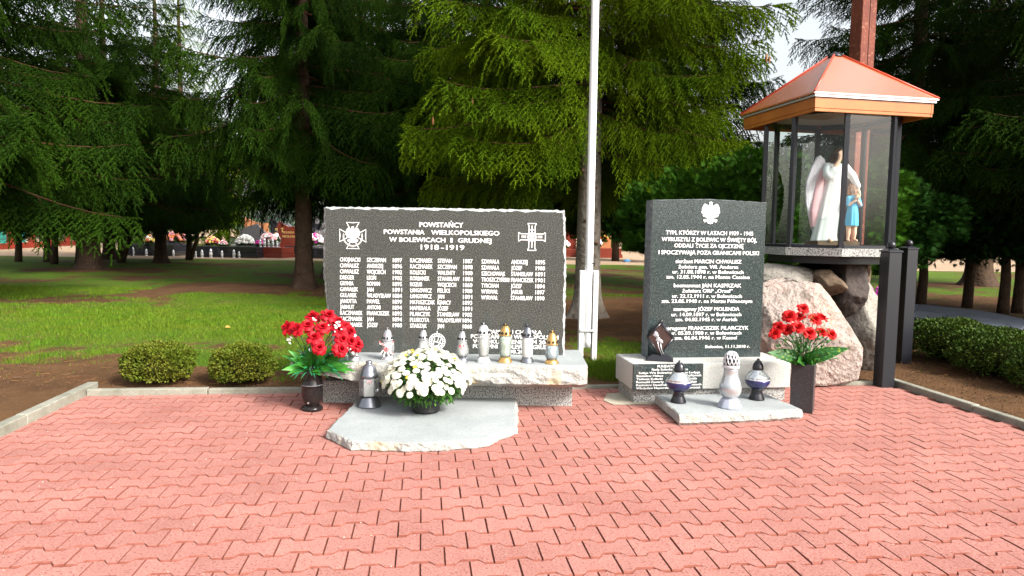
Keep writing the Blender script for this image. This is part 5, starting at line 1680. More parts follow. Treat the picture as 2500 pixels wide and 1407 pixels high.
# ================================================================== TREES
M_BARK = mat('spruce_bark', (0.085, 0.055, 0.036), 0.95, 0.1, col2=(0.050, 0.033, 0.024), scale=6, bump=1.0, bscale=18, bdist=0.04)
M_BARKG = mat('grey_spruce_bark', (0.235, 0.205, 0.165), 0.95, 0.1, col2=(0.155, 0.130, 0.105), scale=5, speck=[(9, 0.2, (0.10, 0.08, 0.065))], bump=1.0, bscale=16, bdist=0.035)
M_BRANCH = mat('spruce_branchwood', (0.040, 0.024, 0.014), 0.9, 0.1, col2=(0.075, 0.032, 0.015), scale=3)
def needle_mat(name, c1, c2, isl=0.35, tr=0.22):
    return mat(name, c1, 0.7, 0.05, col2=c2, scale=0.9, island=isl, trans=tr, detail=3)
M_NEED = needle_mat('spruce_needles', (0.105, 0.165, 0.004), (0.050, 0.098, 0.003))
M_NEEDD = needle_mat('shaded_spruce_needles', (0.019, 0.046, 0.002), (0.008, 0.023, 0.002), tr=0.0)  # same needles as the sunlit spruce, with the shade put into the colour
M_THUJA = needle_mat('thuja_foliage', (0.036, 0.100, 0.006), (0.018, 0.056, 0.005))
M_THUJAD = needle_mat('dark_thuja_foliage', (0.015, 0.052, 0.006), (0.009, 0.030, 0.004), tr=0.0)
M_BLUESP = needle_mat('blue_spruce_needles', (0.14, 0.20, 0.16), (0.10, 0.16, 0.09))
M_CONE = mat('spruce_cone', (0.28, 0.12, 0.045), 0.7, 0.3)

def finger_template(n=11):
    tr = []
    for i in range(n):
        u = 0.02 + 0.94 * i / n
        ph = i * 2.399
        cy, cz = math.cos(ph), math.sin(ph)
        b = np.array([u, 0, 0]); tip = b + np.array([0.20, cy * 0.155, cz * 0.135])
        s = np.array([0.060, -cz * 0.040, cy * 0.040])
        tr.append([b - s, b + s, tip])
    tr.append([[0, -0.055, 0], [0, 0.055, 0], [1.08, 0, 0]])
    tr.append([[0, 0, -0.055], [0, 0, 0.055], [1.08, 0, 0]])
    return np.array(tr)
FING = finger_template()
FINGL = finger_template(6) * np.array([1, 1.9, 1.9])

def branch(L_, seed, dens=1.0, tmpl=FING, fl=0.165):
    """a drooping spruce branch along +x: hanging side twigs set with needle shoots; returns triangles and the stem line"""
    r = np.random.default_rng(seed)
    def ax(t):
        return np.array([L_ * t, 0.05 * L_ * math.sin(3 * t + seed), L_ * (-0.10 * t - 0.22 * t * t + 0.20 * t ** 3.5)])
    P, D = [], []
    nb = int(L_ / 0.074 * dens)
    for i in range(nb):
        t = 0.10 + 0.90 * (i + r.random()) / nb
        sd = 1 if i % 2 else -1
        p0 = ax(t)
        ls = (0.10 + 0.42 * (1 - t) ** 0.8 + 0.10 * r.random()) * min(L_, 2.6) * 0.62 + 0.10
        d0 = np.array([0.62 + 0.25 * r.random(), sd * (0.75 + 0.2 * r.random()), -0.05 - 0.25 * r.random()])
        d0 /= np.linalg.norm(d0)
        drp = 0.45 + 0.45 * r.random()
        nf = max(3, int(ls / 0.078 * dens ** .5))
        for k in range(nf):
            u = (k + 0.6) / nf
            q = p0 + d0 * ls * u * (1 - 0.28 * u) + np.array([0, 0, -drp * ls * u * u])
            tg = d0 * (1 - 0.5 * u) + np.array([0, 0, -1.5 * drp * u])
            tg /= np.linalg.norm(tg)
            lat = np.cross(tg, [0, 0, 1.0]); lat /= max(np.linalg.norm(lat), 1e-4)
            for s2 in (-1, 1):
                dd = tg * 0.85 + lat * s2 * (0.55 + 0.2 * r.random()) + np.array([0, 0, -0.15 - 0.25 * r.random()])
                P.append(q); D.append(dd)
        P.append(p0 + d0 * ls * 0.72 + np.array([0, 0, -drp * ls])); D.append(tg)
    for k in range(5):
        P.append(ax(0.93 + 0.015 * k)); D.append(np.array([1, r.normal() * .4, 0.15]))
    P, D = np.array(P), np.array(D)
    P += r.normal(size=P.shape) * 0.012
    T_ = stamp(tmpl, P, D, r.uniform(0, 6.28, len(P)), fl * r.uniform(0.75, 1.25, len(P)))
    return T_, [ax(t) for t in np.linspace(0, 1, 7)]

BR_HI = [branch(2.6, 100 + k) for k in range(5)]
BR_LO = [branch(2.6, 200 + k, 0.42, FINGL, 0.20) for k in range(3)]

def make_crown(seed, z0, ztop, R0, zhi, per=5, dz=0.30, lop=None):
    """crown triangles and branch stems of a spruce standing at the origin"""
    r = np.random.default_rng(seed)
    bm = bmesh.new()
    parts = []
    z = z0
    ang = r.random() * 6
    while z < ztop - 0.4:
        f = 1 - (z - z0) / (ztop - z0)
        hi = z < zhi
        n = per if hi else 4
        for k in range(n):
            a = ang + 2 * PI * k / n + r.normal() * 0.25
            Lb = R0 * (f ** 0.75) * r.uniform(0.78, 1.12)
            if z < z0 + 0.5: Lb *= r.uniform(0.55, 1.0)
            if lop and lop(a, z) < 0.62 and z < 3.9: continue
            if lop: Lb *= lop(a, z)
            T_, ln = (BR_HI if hi else BR_LO)[r.integers(0, 5 if hi else 3)]
            s = max(Lb, 0.4) / 2.6
            tilt = R(-6 + 26 * (1 - f)) + r.normal() * 0.10
            M = (Matrix.Translation((0, 0, z + r.normal() * 0.08)) @ Matrix.Rotation(a, 4, 'Z') @ Matrix.Rotation(-tilt, 4, 'Y') @ Matrix.Diagonal((s, s * (1 if k % 2 else -1), max(s, .75), 1)))
            A = np.array(M)
            parts.append(T_ @ A[:3, :3].T + A[:3, 3])
            pts = [M @ Vector(p) for p in ln]
            if hi:
                for q in range(5):
                    a_ = pts[1 + q % 4].lerp(pts[2 + q % 4], r.random())
                    d_ = Vector((r.normal(), r.normal(), -0.5 - r.random())).normalized() * r.uniform(.2, .5)
                    tube(bm, [a_, a_ + d_ * .5 + Vector((0, 0, .03)), a_ + d_], [.006, .004, .0015], 3, cap=False)
            tube(bm, pts, [0.032 * s, .027 * s, .022 * s, .017 * s, .012 * s, .008 * s, .003], 5, cap=False)
        z += (dz if hi else dz * 1.9) * r.uniform(0.8, 1.2)
        ang += 1.1
    me = bpy.data.meshes.new('branches'); bm.to_mesh(me); bm.free(); me.materials.append(M_BRANCH)
    return np.concatenate(parts), me

def trunk_mesh(r0, H_, material, flare=1.7, seed=0, seg=26, knots=0):
    bm = bmesh.new()
    rings = []
    nz = 70
    for i in range(nz + 1):
        u = (i / nz) ** 1.6
        z = u * H_ - 0.06
        rr = r0 * (1 - 0.93 * u) + r0 * (flare - 1) * math.exp(-max(z, 0) / 0.22)
        ring = []
        for k in range(seg):
            a = 2 * PI * k / seg
            rt = 1 + (0.22 * (flare - 1) * math.exp(-max(z, 0) / 0.2) * math.sin(5 * a + seed)) + 0.05 * noise.noise(Vector((math.cos(a) * 2, math.sin(a) * 2, z * 1.5 + seed))) + 0.035 * noise.noise(Vector((math.cos(a) * 7, math.sin(a) * 7, z * 6 + seed)))
            ring.append(bm.verts.new((rr * rt * math.cos(a), rr * rt * math.sin(a), z)))
        rings.append(ring)
    for a, b in zip(rings[:-1], rings[1:]):
        for k in range(seg):
            f = bm.faces.new((a[k], a[(k + 1) % seg], b[(k + 1) % seg], b[k])); f.smooth = True
    bm.faces.new(rings[-1])
    me = bpy.data.meshes.new('trunk'); bm.to_mesh(me); bm.free(); me.materials.append(material)
    return me

def spruce(label, x, y, crown, sxy, sz, rz, r0, H_=14.0, bark=M_BARK, seed=0, need=None, knots=0):
    t = thing('spruce', label, 'tree', (x, y, 0), 0, 'old spruces around the memorial')
    obj('trunk', trunk_mesh(r0, H_ * sz, bark, seed=seed), None, t)
    cme, bme = crown
    c_ = obj('crown', cme, None, t, rot=(0, 0, rz)); c_.scale = (sxy, sxy, sz)
    b_ = obj('branches', bme, None, t, rot=(0, 0, rz)); b_.scale = (sxy, sxy, sz)
    tag(b_, kind='stuff')
    if need is not None:
        c_.material_slots[0].link = 'OBJECT'
        c_.material_slots[0].material = need
    return t
T_a, br_a = make_crown(31, 2.55, 13.5, 2.75, 5.6, 6, 0.27, lop=lambda a, z: 1 - 0.72 * math.exp(-((((a + 0.4 + 1.25 + PI) % (2 * PI)) - PI) / 0.62) ** 2) * (1 if z < 4.6 else .3))
T_b, br_b = make_crown(32, 2.30, 13.0, 3.05, 7.2, 6, 0.36)
T_c, br_c = make_crown(33, 2.55, 13.0, 3.0, 7.2, 6, 0.38)
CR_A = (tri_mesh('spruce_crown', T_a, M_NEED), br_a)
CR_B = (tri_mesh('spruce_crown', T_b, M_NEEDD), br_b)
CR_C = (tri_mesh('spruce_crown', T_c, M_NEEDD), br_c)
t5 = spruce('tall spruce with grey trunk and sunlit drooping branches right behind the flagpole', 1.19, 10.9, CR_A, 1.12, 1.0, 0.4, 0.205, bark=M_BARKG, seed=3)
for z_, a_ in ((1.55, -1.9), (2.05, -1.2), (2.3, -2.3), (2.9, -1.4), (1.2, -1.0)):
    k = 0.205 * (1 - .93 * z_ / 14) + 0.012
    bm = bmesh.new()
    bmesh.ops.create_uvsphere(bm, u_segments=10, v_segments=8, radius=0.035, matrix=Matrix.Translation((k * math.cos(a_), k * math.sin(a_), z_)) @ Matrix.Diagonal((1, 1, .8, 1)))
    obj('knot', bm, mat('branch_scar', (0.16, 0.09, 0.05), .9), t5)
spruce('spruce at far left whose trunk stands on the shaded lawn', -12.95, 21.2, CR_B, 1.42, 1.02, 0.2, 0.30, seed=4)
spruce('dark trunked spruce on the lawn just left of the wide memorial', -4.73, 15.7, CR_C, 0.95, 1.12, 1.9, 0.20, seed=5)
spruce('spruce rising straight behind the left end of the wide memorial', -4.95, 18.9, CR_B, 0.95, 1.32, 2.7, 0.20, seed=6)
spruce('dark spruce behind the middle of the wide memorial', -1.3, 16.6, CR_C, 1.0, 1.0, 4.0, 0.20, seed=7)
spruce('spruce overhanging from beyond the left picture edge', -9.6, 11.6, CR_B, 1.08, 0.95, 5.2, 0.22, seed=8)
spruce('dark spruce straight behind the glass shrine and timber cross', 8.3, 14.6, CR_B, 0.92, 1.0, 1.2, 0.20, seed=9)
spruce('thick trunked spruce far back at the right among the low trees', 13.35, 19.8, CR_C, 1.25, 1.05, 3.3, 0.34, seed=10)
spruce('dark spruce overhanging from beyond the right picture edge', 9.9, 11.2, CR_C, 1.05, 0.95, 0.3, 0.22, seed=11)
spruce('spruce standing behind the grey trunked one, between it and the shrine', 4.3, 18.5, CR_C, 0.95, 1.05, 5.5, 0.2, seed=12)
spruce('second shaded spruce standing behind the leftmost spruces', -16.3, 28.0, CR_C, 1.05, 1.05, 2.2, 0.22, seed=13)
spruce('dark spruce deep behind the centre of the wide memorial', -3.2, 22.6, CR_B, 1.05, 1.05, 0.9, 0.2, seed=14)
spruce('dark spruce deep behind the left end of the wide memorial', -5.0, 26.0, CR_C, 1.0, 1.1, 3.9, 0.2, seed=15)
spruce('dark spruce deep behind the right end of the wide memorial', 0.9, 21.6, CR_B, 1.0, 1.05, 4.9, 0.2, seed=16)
spruce('unseen spruce added beyond the right picture edge for its shade', 12.8, 8.2, CR_C, 1.1, 1.0, 2.6, 0.22, seed=17)  # out of view, added to throw shade over the trees at the right
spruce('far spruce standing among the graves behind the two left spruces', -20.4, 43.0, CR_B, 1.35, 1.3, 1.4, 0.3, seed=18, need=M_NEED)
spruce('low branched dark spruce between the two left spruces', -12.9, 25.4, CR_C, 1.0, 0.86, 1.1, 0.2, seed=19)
# cones hanging in the sunlit tree
bm = bmesh.new()
bmesh.ops.create_uvsphere(bm, u_segments=10, v_segments=12, radius=1.0, matrix=Matrix.Diagonal((0.016, 0.016, 0.060, 1)))
for v in bm.verts:
    k = 1 + 0.10 * math.sin(v.co.z * 400 + math.atan2(v.co.y, v.co.x) * 3)
    v.co.x *= k; v.co.y *= k
cone_me = bpy.data.meshes.new('cone'); bm.to_mesh(cone_me); bm.free(); cone_me.materials.append(M_CONE); smooth(cone_me)
for p in ((-1.75, -1.6, 3.05), (-2.35, -0.9, 2.9), (2.35, -0.9, 3.85), (2.5, -0.6, 3.9)):
    obj('cone', cone_me, None, t5, loc=p)

# ---- thuja / yew: flat feathery sprays
def fan_template():
    tr = []
    for a in (-0.95, -0.6, -0.3, 0.0, 0.3, 0.6, 0.95):
        ln = 1 - 0.42 * abs(a)
        d = np.array([math.cos(a), math.sin(a), 0.0]); s = np.array([-math.sin(a), math.cos(a), 0]) * 0.055
        b = d * 0.10 + np.array([0.28 * (1 - abs(a)), 0, 0]) * 0.3
        tr.append([b - s, b + s, d * ln + np.array([0, 0, -0.12 * ln])])
        tr.append([d * ln * .35, d * ln * .55 + s * 3.2, d * ln * .62])
    return np.array(tr)
FAN = fan_template()
def thuja_tris(seed, blobs, n, size, core=0.35):
    """blobs: (cx,cy,cz,rx,ry,rz); sprays over the outer shell of each, pointing outward and up"""
    r = np.random.default_rng(seed)
    out = []
    for (cx, cy, cz, rx, ry, rz) in blobs:
        m = int(n)
        d = r.normal(size=(m, 3)); d /= np.linalg.norm(d, axis=1, keepdims=True)
        lum = 1 + 0.75 * (vnoise(d[:, 0] * 2.2 + cx, d[:, 2] * 2.2 + d[:, 1], 1.5, seed) - .5)
        k = lum * (core + (1 - core) * r.random(m) ** 0.45)
        P = d * np.array([rx, ry, rz]) * k[:, None] + np.array([cx, cy, cz])
        D = d * np.array([1, 1, 0.6]) + np.array([0, 0, 0.25]) + r.normal(size=d.shape) * 0.38
        out.append(stamp(FAN, P, D, r.uniform(-1.2, 1.2, m), size * r.uniform(0.6, 1.3, m)))
    return np.concatenate(out)
def small_tree(name, label, cat, x, y, crown_me, stems, group, sc=(1, 1, 1), rz=0.0, bark=M_BARK, mat_=None):
    t = thing(name, label, cat, (x, y, 0), 0, group)
    for st_ in stems:
        bm = bmesh.new()
        pts, rad = st_
        tube(bm, pts, rad, 9)
        obj('trunk', bm, bark, t)
    c_ = obj('crown', crown_me, None, t, rot=(0, 0, rz)); c_.scale = sc
    if mat_ is not None:
        c_.material_slots[0].link = 'OBJECT'; c_.material_slots[0].material = mat_
    return t
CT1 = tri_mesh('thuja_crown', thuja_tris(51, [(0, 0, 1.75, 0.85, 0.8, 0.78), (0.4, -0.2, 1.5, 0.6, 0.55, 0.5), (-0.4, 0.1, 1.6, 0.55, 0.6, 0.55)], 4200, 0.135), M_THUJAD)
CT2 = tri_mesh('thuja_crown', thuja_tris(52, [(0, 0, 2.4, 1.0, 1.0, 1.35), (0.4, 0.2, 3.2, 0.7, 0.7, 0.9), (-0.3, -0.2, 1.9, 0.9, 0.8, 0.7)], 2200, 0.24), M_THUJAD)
# low trees at the right
for k, (px, py, lab) in enumerate(((8.25, 13.9, 'low dark thuja with bare trunk nearest the shrine at right'), (8.85, 13.4, 'low dark thuja in the middle of the right hand row'),
                                   (8.98, 12.6, 'low dark thuja with a thin trunk near the right picture edge'), (9.35, 12.75, 'rightmost low dark thuja partly cut by the picture edge'))):
    small_tree('thuja', lab, 'tree', px, py, CT1, [([(0, 0, -0.05), (0.02, 0, 0.6), (-0.02, 0.02, 1.5)], [0.10, 0.085, 0.06])], 'row of low thujas at the right', (1.12, 1.1, 1.05 + .05 * (k % 2)), k * 1.7)
# sprawling thuja behind the eagle memorial, and the bright one behind the shrine
CTM = tri_mesh('thuja_crown', thuja_tris(53, [(0.1, 0, 1.55, 0.95, 0.8, 0.55), (0.95, 0.1, 1.75, 0.8, 0.7, 0.6), (-0.40, 0.0, 1.45, 0.45, 0.5, 0.30), (0.8, 0.3, 1.2, 0.8, 0.6, 0.42)], 4200, 0.115, 0.5), M_THUJA)
st_ = []
r5 = random.Random(5)
for k in range(11):
    a = -0.42 + 0.13 * k
    st_.append(([(0.1 + .03 * k, 0.1, 0.0), (0.1 + a * 0.45, 0.05 - .1 * r5.random(), 0.42 + .1 * r5.random()), (0.1 + a * 0.95, -0.05, 0.95 + .2 * r5.random()), (0.1 + a * 1.15, -0.1, 1.5)], [0.034, 0.024, 0.016, 0.008]))
small_tree('thuja', 'sprawling thuja with bare lower stems behind the eagle memorial', 'shrub', 2.08, 8.35, CTM, st_, 'thujas behind the memorials', (0.92, 0.9, 0.98))
small_tree('thuja', 'bright green thuja right behind the glass shrine', 'shrub', 4.05, 9.4, CTM, [([(0, 0, 0), (0.1, 0, 0.6), (0.0, 0, 1.3)], [0.07, 0.05, 0.03])], 'thujas behind the memorials', (1.15, 1.0, 1.0), 0.6)
small_tree('thuja', 'dark thuja behind the right hand end of the shrine', 'shrub', 6.3, 11.2, CTM, [([(0, 0, 0), (0.1, 0, 0.6), (0.0, 0, 1.3)], [0.07, 0.05, 0.03])], 'thujas behind the memorials', (1.1, 1.0, 1.02), 3.6, mat_=M_THUJAD)
# thin dark trees along the far lawn edge at left
for k, (px, py, two, lab) in enumerate(((-18.0, 25.2, 0, 'leftmost thin dark tree at the far lawn edge'), (-17.1, 25.4, 1, 'second thin dark tree from the left at the far lawn edge'),
                                        (-15.9, 24.0, 0, 'thin leaning tree close left of the big left trunk'), (-15.3, 24.4, 1, 'forked thin tree touching the big left trunk'),
                                        (-14.4, 25.4, 1, 'forked thin tree just right of the big left trunk'), (-13.6, 26.7, 0, 'single thin trunk in front of the standing person'),
                                        (-13.2, 28.2, 1, 'forked thin tree before the long black grave'), (-16.5, 26.5, 0, 'slim dark tree further back between the left trunks'))):
    stems = [([(0, 0, -0.05), (0.05, 0, 0.8), (0.0, 0.05, 2.2)], [0.13, 0.10, 0.07])]
    if two:
        stems.append(([(0.06, 0, -0.02), (0.35, 0, 0.8), (0.5, 0.05, 2.0)], [0.10, 0.08, 0.05]))
    small_tree('thin_tree', lab, 'tree', px, py, CT2, stems, 'thin trees along the far lawn edge', (1.25, 1.2, 1.0 + 0.07 * (k % 3)), k * 2.1)
for px, py, lab in ((3.65, 34.5, 'small forked tree beyond the lawn seen left of the grey trunk'), (5.05, 34.0, 'small forked tree beyond the lawn seen right of the grey trunk'), (7.6, 33.0, 'small tree beyond the lawn behind the sprawling thuja')):
    small_tree('thin_tree', lab, 'tree', px, py, CT2, [([(0, 0, -0.05), (0.0, 0, 1.2), (-0.25, 0.05, 2.4)], [0.2, 0.15, 0.08]), ([(0.05, 0, 0.9), (0.35, 0, 1.6), (0.45, 0.05, 2.6)], [0.12, 0.1, 0.05])], 'small trees beyond the lawn', (1.3, 1.3, 1.15), px)
# far conifers beyond the graves
CF = tri_mesh('conifer_crown', np.concatenate([branch(2.4, 300 + k, 0.5, FINGL, 0.24)[0] @ np.array(Matrix.Rotation(k * 2.4, 3, 'Z') @ Matrix.Diagonal((1.05 - k * .019,) * 3)).T + np.array([0, 0, 0.5 + 0.135 * k]) for k in range(46)]), M_BLUESP)
for k, (px, py, s, mm, lab) in enumerate(((-16.5, 46, 0.85, M_BLUESP, 'pale conifer beyond the graves, left one seen under the branches'), (-14.6, 48, 0.95, M_BLUESP, 'bluish conifer beyond the graves seen above the red headstone'), (-12.6, 50, 0.9, M_BLUESP, 'bluish conifer beyond the graves close to the dark trunk'),
                                          (-20.5, 50, 1.1, M_NEED, 'green conifer far beyond the graves at left'), (-13.0, 44, 0.55, M_NEED, 'small green conifer behind the graves right of the dark trunk'),
                                          (-30, 56, 1.4, M_NEEDD, 'far dark conifer at the left end of the cemetery'), (-36, 60, 1.5, M_NEEDD, 'far dark conifer behind the fence at left'), (9, 55, 1.5, M_NEEDD, 'far conifer behind the grey trunked spruce'), (16, 58, 1.6, M_NEEDD, 'far conifer behind the sprawling thuja'), (25, 55, 1.5, M_NEEDD, 'far conifer at the right beyond the thick trunk'), (32, 50, 1.5, M_NEEDD, 'far conifer at the right picture edge'), (-3, 60, 1.5, M_NEEDD, 'far conifer hidden behind the wide memorial'))):
    t = thing('conifer', lab, 'tree', (px, py, 0), 0, 'conifers beyond the graves')
    bm = bmesh.new(); tube(bm, [(0, 0, 0), (0, 0, 3 * s), (0, 0, 6.3 * s)], [0.14 * s, 0.09 * s, 0.02], 8)
    obj('trunk', bm, M_BARK, t)
    c_ = obj('crown', CF, None, t, rot=(0, 0, k)); c_.scale = (s, s, s)
    c_.material_slots[0].link = 'OBJECT'; c_.material_slots[0].material = mm
# russet broadleaf trees far behind
def broadleaf(seed, H_):
    r = random.Random(seed)
    bm = bmesh.new()
    tips = []
    def grow(p, d, ln, rad, lev):
        q = p + d * ln
        tube(bm, [p, p + d * ln * .5 + Vector((r.gauss(0, .03), r.gauss(0, .03), 0)) * ln, q], [rad, rad * .85, rad * .7], 5, cap=False)
        if lev == 0:
            tips.append(q); return
        for k in range(3 if lev > 1 else 4):
            nd = (d + Vector((r.gauss(0, .55), r.gauss(0, .55), r.gauss(0.15, .3)))).normalized()
            grow(q, nd, ln * r.uniform(.62, .8), rad * .6, lev - 1)
    grow(Vector((0, 0, 0)), Vector((0, 0, 1)), H_ * 0.3, H_ * 0.02, 4)
    g = np.random.default_rng(seed)
    P = np.repeat(np.array([t_[:] for t_ in tips]), 6, 0); P = P + g.normal(size=P.shape) * 0.25
    me = bpy.data.meshes.new('branches'); bm.to_mesh(me); bm.free(); me.materials.append(M_BRANCH)
    return me, tri_mesh('leaves', stamp(LEAFT, P, g.normal(size=P.shape), g.uniform(0, 6, len(P)), g.uniform(.14, .26, len(P))), mat('russet_leaf', (0.26, 0.12, 0.06), .7, island=.35, trans=.2))
bl = broadleaf(3, 9.0)
for k, (px, py, s, lab) in enumerate(((-19.5, 62, 1.0, 'thin russet tree far behind the graves, left'), (-14.0, 64, 1.05, 'thin russet tree far behind the dark trunk'), (-9.0, 60, 1.0, 'thin russet tree far behind the wide memorial'), (-27, 64, 1.1, 'thin russet tree far behind the leftmost trunks'))):
    t = thing('broadleaf_tree', lab, 'tree', (px, py, 0), k, 'russet trees far behind the graves')
    for nm, me in (('branches', bl[0]), ('crown', bl[1])):
        o = obj(nm, me, None, t); o.scale = (s, s, s)

# ================================================================== CEMETERY BEHIND
M_BLKGR = mat('black_gravestone', (0.020, 0.020, 0.024), 0.12, 0.6)
M_GRYGR = mat('grey_gravestone', (0.12, 0.115, 0.12), 0.25, 0.5, speck=[(30, .4, (0.2, 0.19, 0.19))])
M_REDGR = mat('red_brown_gravestone', (0.20, 0.040, 0.024), 0.18, 0.5, col2=(0.15, 0.03, 0.02), scale=6)
M_ORGR = mat('orange_brown_gravestone', (0.36, 0.15, 0.065), 0.3, 0.5)
M_TANGR = mat('tan_gravestone', (0.55, 0.44, 0.24), 0.5, 0.4)
M_GOLDL = mat('gold_lettering', (0.72, 0.50, 0.16), 0.4, 0.5, metal=0.4)
SHAPES = {
    'pent': [(-0.5, 0), (0.5, 0), (0.36, 0.62), (0.10, 1.0), (-0.22, 0.86), (-0.42, 0.70)],
    'wave': [(-0.42, 0), (0.46, 0), (0.50, 0.55), (0.46, 0.72), (0.30, 0.80), (0.05, 0.78), (-0.20, 0.88), (-0.40, 1.0), (-0.50, 0.80), (-0.46, 0.5), (-0.30, 0.25)],
    'arch': [(-0.5, 0), (0.5, 0), (0.5, 0.55), (0.38, 0.82), (0.15, 1.0), (-0.1, 1.0), (-0.35, 0.85), (-0.5, 0.6)],
    'swoop': [(-0.5, 0), (0.5, 0), (0.5, 0.80), (0.2, 0.78), (-0.1, 0.84), (-0.5, 1.0)],
    'rect': [(-0.5, 0), (0.5, 0), (0.5, 1.0), (-0.5, 1.0)],
    'cross': [(-0.16, 0), (0.16, 0), (0.16, 0.55), (0.5, 0.55), (0.5, 0.80), (0.16, 0.80), (0.16, 1.0), (-0.16, 1.0), (-0.16, 0.80), (-0.5, 0.80), (-0.5, 0.55), (-0.16, 0.55)],
}
def grave(label, x, y, w, depth, base_h, shape, sw, sh, m_base, m_stone, rz=0.0, gold=None, goldcross=False, sx=0.0):
    """kerbed grave: front edge at y, headstone at its back"""
    t = thing('grave', label, 'grave', (x, y, 0), rz, 'graves behind the lawn')
    obj('kerb_frame', nbox(-w / 2 - 0.06, w / 2 + 0.06, -0.06, depth + 0.06, 0, base_h * 0.4, bev=0.01), m_base, t)
    obj('ledger', nbox(-w / 2, w / 2, 0, depth, base_h * 0.4 + 0.001, base_h, bev=0.015), m_base, t)
    o = [(sx + px * sw, base_h + pz * sh) for px, pz in SHAPES[shape]]
    hs_ = obj('headstone', prism(bmesh.new(), o, depth - 0.30, depth - 0.14), m_stone, t)
    if gold:
        for k, (s_, ww) in enumerate(gold):
            inscription([(s_, sx + 0.02 * sw - ww * sw / 2 + 0.05, ww * sw, base_h + sh * (0.52 - 0.16 * k), sh * 0.085)], M_GOLDL, hs_, y=depth - 0.304)
    if goldcross:
        bm = bmesh.new()
        gx, gz = (sx - sw * 0.24, base_h + sh * 0.68) if shape != 'cross' else (sx, base_h + sh * 0.67)
        box(bm, gx - 0.02, gx + 0.02, depth - 0.325, depth - 0.301, gz - 0.14, gz + 0.10)
        box(bm, gx - 0.075, gx + 0.075, depth - 0.327, depth - 0.3, gz + 0.02, gz + 0.055)
        obj('gold_cross', bm, M_GOLDL, hs_)
    return t
grave('long black grave with angular grey headstone and white flower dome', -12.9, 31.2, 2.9, 2.2, 0.52, 'pent', 1.55, 1.05, M_BLKGR, M_GRYGR, R(-6), sx=0.35)
grave('red-brown grave with wavy headstone and gold lettering', -11.10, 31.6, 1.25, 2.0, 0.50, 'wave', 1.05, 1.22, M_REDGR, M_REDGR, R(-10), gold=[('MOLENDA', .55), ('MIROSŁAWA', .62)], goldcross=True)
grave('black grave with a broad black cross beside the dark trunk', -10.15, 32.6, 1.2, 2.0, 0.55, 'cross', 0.95, 1.35, M_BLKGR, M_BLKGR, R(-6), goldcross=True)
grave('black and grey grave between the dark trunk and the wide memorial', -8.85, 31.6, 1.5, 2.0, 0.5, 'arch', 1.0, 1.0, M_BLKGR, M_GRYGR, R(-6), goldcross=True)
grave('black grave at left behind the thin trunks', -16.9, 32.0, 2.6, 2.1, 0.55, 'rect', 1.3, 0.55, M_BLKGR, M_BLKGR, R(-4))
grave('orange-brown swept headstone in the second row', -14.2, 36.5, 1.4, 1.8, 0.5, 'swoop', 1.3, 1.45, M_GRYGR, M_ORGR, R(-6))
grave('black headstone with gold lettering in the second row', -13.15, 37.0, 1.1, 1.8, 0.5, 'swoop', 0.9, 1.45, M_BLKGR, M_BLKGR, R(-6), gold=[('TOMCZAK', .6), ('STANISŁAW', .6)])
grave('grey wavy headstone in the second row', -12.5, 36.2, 1.2, 1.8, 0.45, 'arch', 1.0, 1.20, M_GRYGR, M_GRYGR, R(-6), gold=[('ZOFIA', .4)])
grave('tall grey arched headstone in the second row', -11.4, 37.6, 1.0, 1.8, 0.5, 'arch', 0.72, 1.75, M_GRYGR, M_GRYGR, R(-6), gold=[('JAN', .3)])
grave('plain tan upright headstone in the back row', -12.6, 40.0, 1.0, 1.8, 0.5, 'rect', 0.75, 1.75, M_GRYGR, M_TANGR, R(-4))
grave('black headstone in the back row behind the cross', -10.9, 39.5, 1.6, 1.8, 0.5, 'arch', 1.6, 1.45, M_BLKGR, M_GRYGR, R(-6))
grave('red-brown grave seen left of the grey trunk', 3.2, 38.8, 1.2, 2.0, 0.45, 'rect', 1.0, 1.15, M_REDGR, M_REDGR, 0)
grave('wide dark red grave seen right of the grey trunk', 4.9, 38.2, 2.2, 2.0, 0.55, 'arch', 1.5, 1.25, M_REDGR, M_ORGR, 0)
grave('pale grave base far back seen behind the right thujas', 17.5, 31.5, 2.0, 1.8, 0.5, 'rect', 1.3, 0.6, M_TANGR, M_TANGR, 0)

def flower_bunch(label, x, y, z, rad, cols, seed, green=0.4):
    r = np.random.default_rng(seed)
    t = thing('flower_bunch', label, 'flowers', (x, y, z), 0, 'flowers on the graves')
    n = 260
    d = r.normal(size=(n, 3)); d /= np.linalg.norm(d, axis=1, keepdims=True); d[:, 2] = np.abs(d[:, 2])
    P = d * rad * r.uniform(.7, 1, (n, 1)) * np.array([1, .9, .85]) + np.array([0, 0, rad * .3])
    tag(obj('foliage', tri_mesh('foliage', stamp(LEAFT, np.concatenate([P * .85, P * [1, 1, .3]]), r.normal(size=(2 * n, 3)), r.uniform(0, 6, 2 * n), r.uniform(.06, .10, 2 * n)), M_BOXD), None, t), kind='stuff')
    for ci, col_ in enumerate(cols):
        m_ = int(70 / len(cols)) + 8
        d = r.normal(size=(m_, 3)); d /= np.linalg.norm(d, axis=1, keepdims=True); d[:, 2] = np.abs(d[:, 2]); d[:, 1] = -np.abs(d[:, 1]) * .8 + d[:, 1] * .2
        bm = bmesh.new()
        for q in d:
            bmesh.ops.create_icosphere(bm, subdivisions=1, radius=rad * r.uniform(.14, .24), matrix=Matrix.Translation(Vector(q * rad * np.array([1, .9, .85])) + Vector((0, 0, rad * .35))))
        tag(obj('blossoms', bm, mat('blossom_%d_%d_%d' % tuple(int(c * 99) for c in col_), col_, .7, island=.2), t), kind='stuff')
    return t
